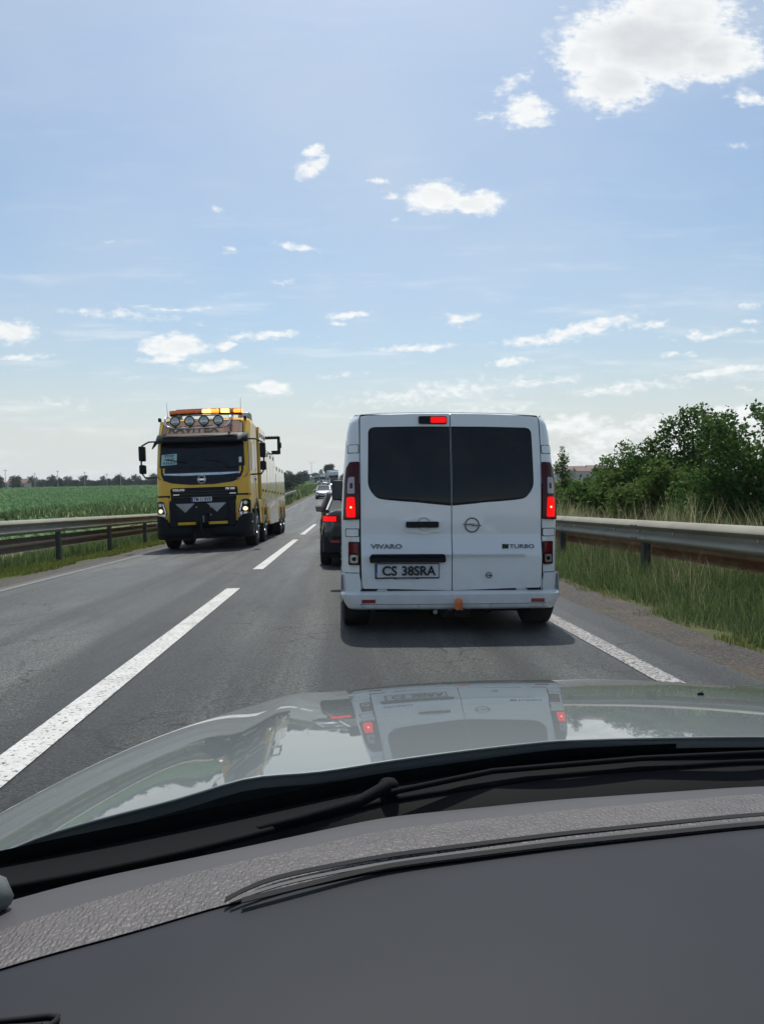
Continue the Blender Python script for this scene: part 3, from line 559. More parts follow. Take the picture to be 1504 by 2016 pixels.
mk('pole', MB().tube([(0, 0, 0), (0, 0, 9.6)], [.12, .07], 6), 'galv', e)
for s in (-1, 1): mk('arm', MB().tube([(0, 0, 9.5), (s * .7, 0, 10.0), (s * 1.5, 0, 10.0)], [.06, .05, .1], 6), 'galv', e)

# ------------------------------------------------------------------ guardrails
def wbeam(flip=1):   # (depth, height) outline of a W-shaped rail, open side to the back
    f = [(0, 0), (.012, .006), (.07, .035), (.083, .055), (.08, .075), (.0, .13), (.0, .175), (.07, .215), (.083, .232), (.078, .252), (.01, .302), (0, .31)]
    return [(a * flip, b) for a, b in f] + [((a - .004) * flip if a > .001 else -.004 * flip, b) for a, b in reversed(f)]
def rail_path(u, y0, y1, st=2.):
    return [(u + float(shift(y)), y) for y in np.arange(y0, y1 + .01, st)]
def guard(name, pts, ztop, face, m, label, posts, cat='guardrail', backbeam=None, endcurve=None):
    """pts in plan; ztop above the road edge level; face +1 looks to +x"""
    e = empty(name, (pts[0][0], pts[0][1], 0)); tag(e, label, cat); ox, oy = pts[0]
    side = 3.3 if face < 0 else -5.3
    def lev(x, y): return float(prof(y) - CAMB * abs((side) + 1.45))
    def beam(nm, off, zt, mm, pp, flip=1, only=None):
        secs = []; sec = wbeam(face * flip)
        if only: sec = only
        for (x, y) in pp: secs.append([(x - ox + off + a, y - oy, lev(x, y) + zt - .31 + b) for a, b in sec])
        return mk(nm, MB().loft(secs), mm, e, angle=50)
    # 4 m sheets that overlap slightly
    n = 2
    for i in range(0, len(pts) - 1, n):
        seg = pts[i:i + n + 1]; k = (i // n) % 2
        if len(seg) > 1: beam('rail_beam', .008 * k * face, ztop, m, [(seg[0][0], seg[0][1] - .12)] + seg[1:-1] + [(seg[-1][0], seg[-1][1] + .12)])
    if endcurve:
        beam('rail_beam', 0, ztop, m, endcurve)
    if backbeam:
        off, zt, mm = backbeam
        for i in range(0, len(pts) - 1, 4):
            seg = pts[i:i + 5]
            if len(seg) > 1: beam('back_beam', off, zt, mm, seg, -1)
    for (x, y) in posts:
        z = lev(x, y); mb = MB(); c = -face * .09
        mb.box(x - ox + c - .05, x - ox + c + .05, y - oy - .006, y - oy + .006, z - .75, z + ztop - .02).box(x - ox + c - .052, x - ox + c - .044, y - oy - .05, y - oy + .05, z - .75, z + ztop - .02).box(x - ox + c + .044, x - ox + c + .052, y - oy - .05, y - oy + .05, z - .75, z + ztop - .02)
        mk('post', mb, 'post_steel', e)
        mk('spacer', MB().box(x - ox + c + face * .05, x - ox + c + face * .086, y - oy - .04, y - oy + .04, z + ztop - .26, z + ztop - .06), 'post_steel', e)
    bl = MB(); sl_ = MB()
    for (x, y) in posts:
        z = lev(x, y) + ztop - .155
        if y < 40:
            for dy, dz in [(-.07, .085), (.07, .085), (-.07, -.085), (.07, -.085)]:     # dark slots of the splice
                yy_ = y + dy; xx_ = x + float(shift(yy_) - shift(y)); zz_ = lev(xx_, yy_) + ztop - .155 + dz
                sl_.box(xx_ - ox + face * .05, xx_ - ox + face * .093, yy_ - oy - .03, yy_ - oy + .03, zz_ - .006, zz_ + .006)
            for dy, dz in [(0, 0), (-1.1, .0), (.95, 0), (.3, .06), (.3, -.055)]:
                yy_ = y + dy; xx_ = x + float(shift(yy_) - shift(y)); zz_ = lev(xx_, yy_) + ztop - .155 + dz
                bl.lathe([(0, .02), (.01 * face, .019), (.017 * face, .009)], (xx_ - ox + face * .006, yy_ - oy, zz_), 'x', 8)
    mk('bolt', bl, 'bolt', e); mk('splice_slot', sl_, 'post_steel', e)
    return e
LP = rail_path(-6.6, -6, 90); posts = [(-6.6 + float(shift(y)), y) for y in np.arange(2.4, 90, 4.)]
lastx, lasty = LP[-1]
guard('guardrail', LP, .97, 1, 'rail_steel', 'weathered grey guardrail on rusty posts along the crop field on the left', posts, backbeam=(-.3, .58, 'rail_rust'),
      endcurve=[(lastx, lasty), (lastx - .1, lasty + 1.5), (lastx - .5, lasty + 2.8), (lastx - 1.2, lasty + 3.8)])
RP = rail_path(4.15, -6, 70); posts = [(4.15 + float(shift(y)), y) for y in np.arange(2.4, 70, 4.)]
guard('guardrail', RP, .88, -1, 'rail_steel', 'weathered grey guardrail with a rusty rear beam in tall grass on the right', posts, backbeam=(.3, .66, 'rust_bright'))

# ------------------------------------------------------------------ materials of the vehicles
mat('van_paint', (.84, .85, .84), rough=.3, coat=1, coatr=.04, var=.015, vscale=2, dirt=(.1, .55, (.4, .38, .34)))
mat('truck_yellow', (.85, .47, .02), rough=.4, coat=.4, coatr=.05, var=.03)
mat('truck_panel', (.74, .44, .04), rough=.22, coat=1, coatr=.02, var=.03)
mat('peach', (.4, .22, .145), rough=.5, var=.05); mat('black_trim', (.009, .011, .014), rough=.55, var=.1, spec=.25)
mat('black_gloss', (.006, .007, .009), rough=.15, spec=.35); mat('seam', (.008, .008, .008), rough=.9)
mat('van_glass', (.006, .009, .014), rough=.04, spec=.3, col2=(.024, .02, .02), vscale=2.2); mat('car_glass', (.012, .015, .018), rough=.04, spec=.35)  # van glass: second tone stands for faint reflection and interior
mat('chrome', (.7, .7, .7), rough=.12, metal=1.); mat('chrome_dark', (.16, .17, .18), rough=.25, metal=.9)
mat('tyre', (.016, .016, .017), rough=.85, bump=.3, bscale=60); mat('rim', (.3, .3, .31), rough=.35, metal=.7)
mat('underbody', (.012, .012, .013), rough=.9); mat('lamp_dark_red', (.07, .003, .006), rough=.12, spec=.3)
mat('lamp_mid_red', (.16, .006, .008), rough=.12, spec=.4); mat('lamp_lit', (.3, .004, .004), rough=.4, spec=.15, emis=(1, .005, .006), estr=1.0)
mat('lamp_hot', (1, .5, .3), rough=.3, emis=(1, .45, .2), estr=3.0); mat('lamp_clear', (.42, .38, .4), rough=.15, coat=1, spec=.8)
mat('lamp_silver', (.6, .64, .68), rough=.12, metal=.7, coat=1); mat('reflector_red', (.3, .02, .02), rough=.25, coat=1)
mat('orange_cover', (.75, .18, .03), rough=.35, coat=.5); mat('steel', (.35, .35, .36), rough=.35, metal=.9)
mat('plate_white', (.72, .72, .74), rough=.5, var=.03); mat('plate_blue', (.02, .06, .3), rough=.5); mat('ink', (.01, .01, .012), rough=.6); mat('white_ink', (.7, .7, .7), rough=.6)
mat('amber_dark', (.45, .1, .02), rough=.15, coat=1, emis=(1, .2, .02), estr=.12); mat('amber_lit', (.9, .4, .05), rough=.3, emis=(1, .34, .03), estr=1.7); mat('amber_hot', (1, .7, .2), rough=.3, emis=(1, .6, .12), estr=4)
mat('head_lit', (1, .9, .7), rough=.2, emis=(1, .74, .42), estr=1.2); mat('head_glass', (.5, .52, .54), rough=.1, metal=.5, coat=1)
mat('sign_paper', (.42, .62, .62), rough=.6, var=.03); mat('grey_metal', (.2, .21, .22), rough=.5, metal=.4); mat('chevron', (.4, .4, .4), rough=.4, metal=.3)
mat('sedan_paint', (.012, .014, .022), rough=.3, coat=1, coatr=.02); mat('hatch_paint', (.02, .015, .015), rough=.3, coat=1, coatr=.03)
mat('white_paint', (.7, .71, .72), rough=.3, coat=1); mat('trailer_white', (.62, .64, .64), rough=.6, vscale=1.5); mat('truck_green', (.05, .2, .17), rough=.4, coat=.6)
mat('silver_paint', (.42, .44, .46), rough=.3, metal=.4, coat=1); mat('bonnet_shade', (.02, .02, .02), rough=.9)

def ripple(name):     # lamp lenses: the glow varies with the moulded ribs
    m = MATS[name]; n = m.node_tree.nodes; l = m.node_tree.links.new; p = n['Principled BSDF']; t = n.new('ShaderNodeTexCoord')
    w = n.new('ShaderNodeTexWave'); w.bands_direction = 'Z'; w.inputs['Scale'].default_value = 28; w.inputs['Distortion'].default_value = 2.5; w.inputs['Detail'].default_value = 2; l(t.outputs['Object'], w.inputs['Vector'])
    r = n.new('ShaderNodeMapRange'); r.inputs['To Min'].default_value = .55; r.inputs['To Max'].default_value = 1.15; l(w.outputs['Fac'], r.inputs['Value']); l(r.outputs[0], p.inputs['Emission Strength'])
ripple('lamp_lit')
def wheel(parent, x, y, z, r, w, outer, rimm='rim', dish=.03, bolts=0):
    """x is the tyre centre; outer = +1/-1 side that faces out"""
    h = w / 2
    t = MB().lathe([(-h, r * .62), (-h, r * .86), (-h * .85, r * .97), (-h * .5, r), (h * .5, r), (h * .85, r * .97), (h, r * .86), (h, r * .62)], (0, 0, 0), 'x', 36)
    wo = mk('wheel', t, 'tyre', parent, loc=(x, y, z), angle=40)
    rm = MB().lathe([(outer * h * .75, r * .63), (outer * (h + .004), r * .6), (outer * (h - dish), r * .52), (outer * (h - dish), r * .2), (outer * (h - dish + .03), r * .18), (outer * (h - dish + .03), r * .02)], (0, 0, 0), 'x', 28)
    for k in range(5):
        a = 2 * math.pi * k / 5; rm.tube([(outer * (h - dish + .012), math.cos(a) * r * .15, math.sin(a) * r * .15), (outer * (h - .004), math.cos(a) * r * .58, math.sin(a) * r * .58)], r * .06, 6)
    mk('rim', rm, rimm, wo, angle=40); return wo

# ================================================================== white van (origin: ground under the rear bumper, +y forward)
def van():
    e = empty('van', M=road_frame(.965, 6.67)); tag(e, 'white van with dark rear windows and lit brake lights stopped directly ahead', 'van')
    zs_ = [.30, .5, .8, 1.0, 1.3, 1.5, 1.65, 1.78, 1.87, 1.92]; wsx = [.965, .975, .978, .98, .965, .95, .935, .925, .905, .865]
    W = lambda z: float(np.interp(z, zs_, wsx))
    def surf(x, z):
        w = W(z); ax = abs(x); rc = .13
        y = .018 * (ax / .85) ** 2 + .12 * max(0, (z - 1.12) / .85) ** 1.6 + .02 * max(0, .98 - z) * 0
        y += .045 * min(1, max(0, (z - .67) / .165)) if ax < .81 else 0.045 * min(1, max(0, (z - .67) / .165)) * max(0, 1 - (ax - .81) / .05) + .03 * min(1, max(0, (ax - .81) / .05))       # lower half of the doors stands proud of the upper
        if ax < .68: y += .022 * float(sstep(.672, .645, z)) * float(sstep(.68, .62, ax))
        if ax > w - rc: t = min(1, (ax - (w - rc)) / rc); y += rc * (1 - math.sqrt(max(0, 1 - t * t)))
        return y
    topz = lambda x: 1.955 - .03 * (abs(x) / .8) ** 2.2
    # body shell: rear face + loft forward
    rows = []
    for z in sorted(set(list(np.linspace(.3, 1.9, 90)))):
        w = W(z); q = [-w * math.sin(math.pi / 2 * t) for t in np.linspace(1, .0, 1)]; xs = list(np.linspace(-w, -w + .13, 8)) + list(np.linspace(-w + .16, w - .16, 14)) + list(np.linspace(w - .13, w, 8)); rows.append([(x, surf(x, z), z) for x in xs])
    rear = MB().grid(rows)
    prev = rows[-1]
    def loop(y, zt, k=1.):
        pts = []
        for z in [.3, .5, .8, 1.0, 1.3, 1.5, 1.65, 1.78, 1.86, 1.91]: pts.append((-W(z) * k, z))
        top = [(-.86, 1.935), (-.8, 1.95), (-.6, 1.965), (-.3, 1.972), (0, 1.975), (.3, 1.972), (.6, 1.965), (.8, 1.95), (.86, 1.935)]
        pts += [(x * k, z) for x, z in top] + [(-x, z) for x, z in reversed(pts[:10])]
        return [(x, y, min(z, zt + (z - 1.3) * .03)) for x, z in pts]
    # roof edge from rear face up
    secs = [loop(.33, 1.96), loop(.8, 2.0), loop(3.1, 2.0), loop(3.5, 1.95, .985), loop(4.05, 1.42, .96), loop(4.35, 1.15, .93), loop(4.85, .98, .87), loop(4.97, .75, .83)]
    side = MB().loft(secs, closed=True, caps=True)
    # join band between rear face edges and first loop
    # side strips
    for s in (-1, 1):
        st = []
        for z in np.linspace(.3, 1.9, 30): st.append([(s * W(z), surf(W(z), z), z), (s * W(z), .34, z)])
        rear.grid(st)
    tp = []
    for x in np.linspace(-.9, .9, 25):
        zt = min(1.9 + .0, 1.9); z1 = (1.935 - .03 * (abs(x) / .8) ** 3) if abs(x) < .84 else 1.92
        tp.append([(x, surf(x, 1.9), 1.9), (x, surf(x, 1.9) + .02, min(z1, 1.94)), (x, .36, float(np.interp(abs(x), [0, .6, .8, .86, .9], [1.975, 1.965, 1.95, 1.935, 1.905])))])
    rear.grid(tp)
    rear.v += []; body = mk('body', rear, 'van_paint', e, angle=50); b2 = mk('b2', side, 'van_paint', e, angle=50); merge_into(body, b2)
    # rounded D-pillar caps rising beside the doors
    for s in (-1, 1):
        pl = [(s * .818, 1.30), (s * .968, 1.30), (s * .95, 1.5), (s * .928, 1.72), (s * .912, 1.84), (s * .885, 1.91), (s * .85, 1.935), (s * .822, 1.925)]
        mk('pillar', patch(rpoly(pl, .012), surf, .012, .03, 6), 'van_paint', e, angle=50)
        for z0, z1 in [(.83, .905), (1.575, 1.655)]:
            xo = s * (.945 if z0 < 1 else .925); xi = s * .822
            mk('flap_gap', patch(rpoly(rect(min(xi, xo), max(xi, xo), z0, z1), .012), surf, .004 if z0 < 1 else .0135, .01, 4), 'seam', e)
            mk('flap', patch(rpoly(rect(min(xi, xo) + .006, max(xi, xo) - .006, z0 + .006, z1 - .006), .012), surf, .009 if z0 < 1 else .017, .015, 4), 'van_paint', e)
    # doors
    dz = [(-.79, .375), (-.004, .355), (-.004, 1.938), (-.3, 1.936), (-.6, 1.927), (-.81, 1.912), (-.812, 1.5), (-.808, 1.0), (-.805, .6), (-.8, .42)]
    def door(s):
        pl = [(x * s, z) for x, z in dz]; return rpoly(pl if s > 0 else pl[::-1], [.02, .003, .003, 0, 0, .03, 0, 0, 0, 0] if s > 0 else [0, 0, 0, 0, .03, 0, 0, .003, .003, .02])
    mk('door_seal', patch(rpoly(rect(-.82, .82, .345, 1.93), .03), surf, .003, .01, 40, .02), 'seam', e, angle=50)
    dd = {}
    for s in (1, -1):
        pl = [(x * s if s > 0 else -x, z) for x, z in dz]
        dd[s] = mk('rear_door', patch(rpoly(pl, .012), surf, .016, .02, 24, .02), 'van_paint', e, bevel=.004, angle=50)
        win = [(-.705, 1.28), (-.655, 1.19), (-.58, 1.178), (-.012, 1.128), (-.012, 1.803), (-.3, 1.803), (-.695, 1.795)]
        win = [(x * 1.04 if x < -.5 else x, z) for x, z in win]; wn_ = [(x * s if s > 0 else -x, z) for x, z in win]
        rim_ = [(-.745, 1.27), (-.668, 1.172), (-.58, 1.158), (-.006, 1.106), (-.006, 1.82), (-.3, 1.82), (-.738, 1.812)]
        mk('window_frame', patch(rpoly([(x * s if s > 0 else -x, z) for x, z in rim_], [.06, .05, .03, .004, .004, .01, .06]), surf, .0175, .012, 12), 'black_trim', dd[s], angle=50)
        mk('window', patch(rpoly(wn_, [.05, .045, .03, .004, .004, .01, .055]), surf, .0205, .012, 12), 'van_glass', dd[s], angle=50)
    L_, R_ = dd[1], dd[-1]
    # press lines of the right door
    mk('door_panel', patch(rpoly(rect(.12, .66, .42, .665), .03), surf, .0168, .01, 10), 'van_paint', R_, bevel=.002, angle=50)
    # third brake light
    mk('lamp_housing', patch(rpoly(rect(-.285, -.03, 1.842, 1.914), .016), surf, .034, .03, 6), 'black_trim', e, bevel=.004)
    mk('brake_light', patch(rpoly(rect(-.178, -.036, 1.852, 1.905), .008), surf, .039, .012, 6), 'lamp_lit', e)
    # handle in its pressed recess
    rc = [(-.44, .905), (-.40, .872), (-.32, .868), (-.27, .852), (-.235, .852), (-.19, .868), (-.095, .872), (-.085, .90), (-.09, .97), (-.17, .985), (-.21, 1.012), (-.29, 1.012), (-.33, .985), (-.425, .978)]
    mk('handle_recess', patch(rpoly(rc, .015), surf, .03, .02, 16), 'van_paint', L_, bevel=.011, angle=60)
    disc = [(-.25 + .062 * math.cos(a), .943 + .062 * math.sin(a)) for a in np.linspace(0, 2 * math.pi, 24, endpoint=False)]
    mk('handle_cup', patch(disc, lambda x, z: surf(x, z) + .022 * max(0, 1 - ((x + .25) ** 2 + (z - .943) ** 2) / .062 ** 2) ** .7, .042, .004, 14, .008), 'van_paint', L_, angle=60)
    mk('door_handle', patch(rpoly(rect(-.409, -.12, .912, .966), .014), surf, .055, .03, 6), 'black_trim', L_, bevel=.006)
    # badge lettering and round emblems
    text('badge', 'VIVARO', .062, (-.583, .02, .748), 'chrome_dark', L_, surf, .006, bold=.0015, fit=(-.722, -.445, .727, .768))
    text('badge', 'BI', .058, (.477, .02, .744), 'ink', R_, surf, .006, bold=.004, fit=(.45, .505, .724, .764))
    text('badge', 'TURBO', .062, (.627, .02, .744), 'chrome_dark', R_, surf, .006, bold=.0008, fit=(.515, .74, .726, .762))
    def emblem(cx, cz, r, mm, th):
        mb = MB(); y0 = surf(cx, cz) - .03
        pts = [(cx + r * math.cos(a), surf(cx + r * math.cos(a), cz + r * math.sin(a)) - .022, cz + r * math.sin(a)) for a in np.linspace(0, 2 * math.pi, 33)]; mb.tube(pts, th, 8, False)
        k = r / .062
        mb.prism([(cx - .085 * k, cz + .012 * k), (cx - .07 * k, cz + .0 * k), (cx + .012 * k, cz + .0 * k), (cx - .012 * k, cz - .012 * k), (cx + .085 * k, cz - .008 * k), (cx + .07 * k, cz + .002 * k), (cx + .0 * k, cz + .002 * k), (cx + .035 * k, cz + .013 * k)], 'y', y0 - .008, y0 + .004)
        mk('emblem', mb, mm, R_, angle=50)
    emblem(.182, .934, .062, 'chrome_dark', .0055); emblem(.328, .487, .024, 'ink', .0028)
    # number plate and its lamp strip
    mk('plate_lamp_strip', patch(rpoly([(-.73, .605), (-.062, .605), (-.058, .64), (-.075, .68), (-.715, .68), (-.735, .65)], .012), surf, .06, .05, 8), 'black_trim', L_, bevel=.008)
    mk('plate_frame', patch(rpoly([(-.685, .462), (-.52, .462), (-.515, .457), (-.3, .457), (-.295, .462), (-.115, .462), (-.115, .597), (-.685, .597)], .008), surf, .024, .014, 6), 'black_trim', L_)
    mk('number_plate', patch(rpoly(rect(-.678, -.122, .474, .59), .008), surf, .0275, .01, 6), 'plate_white', L_)
    mk('country_band', patch(rpoly(rect(-.677, -.632, .475, .589), .004), surf, .029, .01, 2), 'plate_blue', L_)
    text('country_code', 'RO', .042, (-.6545, .02, .5), 'white_ink', L_, lambda x, z: surf(x, z) - .03, .002, fit=(-.672, -.638, .482, .512))
    text('plate_text', 'CS', .112, (-.555, .02, .531), 'ink', L_, lambda x, z: surf(x, z) - .0285, .003, bold=.0028, fit=(-.622, -.492, .489, .576))
    text('plate_text', '38SRA', .112, (-.3, .02, .531), 'ink', L_, lambda x, z: surf(x, z) - .0285, .003, bold=.0028, fit=(-.448, -.148, .489, .576))
    text('frame_text', 'Technik Flensburg', .02, (-.41, .02, .4655), 'white_ink', L_, lambda x, z: surf(x, z) - .0255, .002, fit=(-.5, -.32, .4585, .4705))
    # tail lights
    for s in (-1, 1):
        def Q(pl): return [(x * s, z) for x, z in pl]
        out = [(.82, .985), (.965, .98), (.962, 1.15), (.955, 1.33), (.94, 1.44), (.905, 1.497), (.82, 1.5)]
        tl = mk('tail_light', patch(rpoly(Q(out), .012), surf, .03, .03, 10), 'lamp_dark_red', e, bevel=.004, angle=50)
        mk('brake_lens', patch(rpoly(Q([(.855, 1.005), (.935, 1.005), (.938, 1.08), (.932, 1.185), (.862, 1.185), (.858, 1.1)]), .014), surf, .036, .012, 8), 'lamp_lit', tl)
        mk('bulb', patch(rpoly(Q(rect(.888, .904, 1.085, 1.102)), .006), surf, .0375, .004, 4), 'lamp_hot', tl)
        mk('reverse_lens', patch(rpoly(Q([(.862, 1.215), (.928, 1.215), (.926, 1.3), (.918, 1.36), (.864, 1.365)]), .014), surf, .036, .012, 8), 'lamp_clear', tl)
        mk('lens_spot', patch(rpoly(Q(rect(.88, .905, 1.26, 1.31)), .01), surf, .0375, .004, 4), 'lamp_mid_red', tl)
        lo = mk('low_light', patch(rpoly(Q(rect(.82, .918, .582, .788)), .012), surf, .024, .02, 6), 'lamp_dark_red', e, bevel=.003, angle=50)
        mk('fog_lens', patch(rpoly(Q(rect(.838, .905, .69, .775)), .008), surf, .03, .01, 6), 'lamp_mid_red', lo)
        mk('reverse_lens', patch(rpoly(Q(rect(.835, .905, .6, .672)), .016), surf, .03, .01, 6), 'lamp_silver', lo)
        disc = [(s * .87 + .018 * math.cos(a), .636 + .018 * math.sin(a)) for a in np.linspace(0, 2 * math.pi, 14, endpoint=False)]
        mk('lens_spot', patch(disc, surf, .033, .004, 4), 'black_gloss', lo)
        mk('body_line', patch(rect(min(s * .824, s * .972), max(s * .824, s * .972), .508, .513), surf, .0025, .006, 6), 'seam', e)
    # bumper
    def bs(x, z):
        w = .99 - .05 * float(sstep(.32, .2, z)); ax = abs(x); y = -.115 + .03 * (ax / .8) ** 2
        if z > .34: y += .085 * float(sstep(.33, .36, z)) 
        if ax > w - .12: t = min(1, (ax - w + .12) / .12); y += .2 * (1 - math.sqrt(max(0, 1 - t * t)))
        return y
    rows = []
    for z in [.195, .205, .22, .25, .3, .33, .345, .352]:
        w = .9 + .085 * min(1, max(0, (z - .195) / .12)) ** .6; rows.append([(x, bs(x, z) + (.05 if z < .2 else .012 if z < .21 else 0), z) for x in list(np.linspace(-w, -w + .13, 9)) + list(np.linspace(-w + .17, w - .17, 18)) + list(np.linspace(w - .13, w, 9))])
    rows.append([(p[0], p[1] + .13, .355) for p in rows[-1]])
    bp = MB().grid(rows)
    for s in (-1, 1):   # bumper ends rising beside the doors and wrapping to the wheel arch
        bp.add([(s * .985, .08, .28), (s * .985, .75, .3), (s * .982, .75, .5), (s * .982, .08, .5)], [(0, 1, 2, 3)])
    bo = mk('bumper', bp, 'van_paint', e, angle=45)
    for s in (-1, 1):
        pl = [(s * .815, .34), (s * .985, .34), (s * .985, .49), (s * .978, .506), (s * .822, .506), (s * .81, .42)]
        q = mk('bumper_end', patch(rpoly(pl, .012), surf, .03, .04, 10), 'van_paint', bo, bevel=.005, angle=50)
        mk('reflector', MB().box(s * .745 - .06, s * .745 + .06, bs(.745, .28) - .008, bs(.745, .28) + .02, .258, .29), 'reflector_red', bo, bevel=.003)
    gv = MB(); gv.grid([[(x, bs(x, z) - .0015, z) for x in np.linspace(-.86, .86, 30)] for z in (.246, .25)]); mk('groove', gv, 'seam', bo)
    sn = MB()
    for x in (-.79, -.31, .33, .80):
        c = [(x + .013 * math.cos(a), .236 + .013 * math.sin(a)) for a in np.linspace(0, 2 * math.pi, 14, endpoint=False)]; mk('parking_sensor', patch(c, bs, .003, .01, 4), 'seam', bo)
        c = [(x + .0105 * math.cos(a), .236 + .0105 * math.sin(a)) for a in np.linspace(0, 2 * math.pi, 14, endpoint=False)]; mk('sensor_face', patch(c, bs, .0045, .01, 4), 'van_paint', bo)
    # tow bar with an orange ball cover
    mk('tow_bar', MB().tube([(.03, .3, .17), (.03, -.05, .15), (.03, -.15, .16), (.03, -.18, .2)], .02, 10).box(-.1, .16, .0, .03, .12, .2), 'underbody', e, bevel=.003)
    mk('ball_cover', MB().lathe([(-.055, .028), (-.05, .033), (0, .034), (.02, .034), (.038, .027), (.046, .014), (.048, .003)], (.03, -.18, .262), 'z', 18), 'orange_cover', e, angle=40)
    mk('cover_ring', MB().tube([(.03 + .028 * math.cos(a), -.185 - .0 * math.sin(a), .18 + .028 * math.sin(a)) for a in np.linspace(0, 2 * math.pi, 21)], .005, 6, False), 'black_trim', e)
    for x in (-.025, .085): mk('tow_bolt', MB().lathe([(0, .012), (-.012, .012), (-.016, .008)], (x, -.005, .185), 'y', 10), 'steel', e)
    mk('tow_socket', MB().lathe([(0, .022), (-.05, .024), (-.06, .02)], (-.155, .02, .17), 'y', 12), 'steel', e)
    # underbody, axle, exhaust, spare wheel, plus low boxes, sills, valance added to block light
    ub = MB().box(-.8, .8, .25, 4.6, .2, .34).box(-.3, .62, .9, 1.7, .1, .25).box(-.66, .66, .35, .5, .12, .3).box(-.93, -.86, .9, 3.7, .16, .34).box(.86, .93, .9, 3.7, .16, .34).box(-.8, .8, 4.7, 4.8, .14, .34).box(-.8, .8, 1.2, 4.4, .13, .22).box(-.55, .55, .2, 1.2, .19, .26).tube([(-.75, .95, .2), (.75, .95, .2)], .05, 8).tube([(.35, .12, .17), (.35, 1.8, .2)], .035, 8)
    mk('underbody', ub, 'underbody', e)
    
    for s in (-1, 1):
        for y in (.45, 4.05): wheel(e, s * .845, y, .335, .345, .25, s)
    # sides: dark windows and mirrors
    for s in (-1, 1):
        for y0, y1 in [(.45, 1.5), (1.58, 2.65), (2.75, 3.55)]:
            mk('side_window', MB().loft([[(s * (W(z) + .004), y, z) for y, z in ((y0, 1.13), (y1, 1.13), (y1 - .03, 1.7), (y0 + .05, 1.7))] if 0 else [(s * (W(1.13) + .003), y0, 1.13), (s * (W(1.13) + .003), y1, 1.13), (s * (W(1.72) + .003), y1 - .04, 1.72), (s * (W(1.72) + .003), y0 + .05, 1.72)],
                                          [(s * (W(1.13) - .012), y0, 1.13), (s * (W(1.13) - .012), y1, 1.13), (s * (W(1.72) - .012), y1 - .04, 1.72), (s * (W(1.72) - .012), y0 + .05, 1.72)]]), 'van_glass', e)
        mi = mk('mirror', MB().prism(rpoly(rect(.93, 1.105, 1.175, 1.45) if s > 0 else rect(-1.105, -.93, 1.175, 1.45), .045), 'y', 3.72, 3.86), 'white_paint' if 0 else 'black_trim', e, bevel=.02)
        g0, g1 = sorted((s * .942, s * 1.093))
        mk('mirror_glass', MB().prism(rpoly(rect(g0, g1, 1.193, 1.43), .035), 'y', 3.714, 3.722), 'mirror_glass', mi)
        mk('mirror_arm', MB().tube([(s * .93, 3.9, 1.15), (s * 1.0, 3.83, 1.22)], .03, 8), 'black_trim', e)
    return e
mat('mirror_glass', (.03, .04, .05), rough=.08, metal=.2, spec=.3)
van()

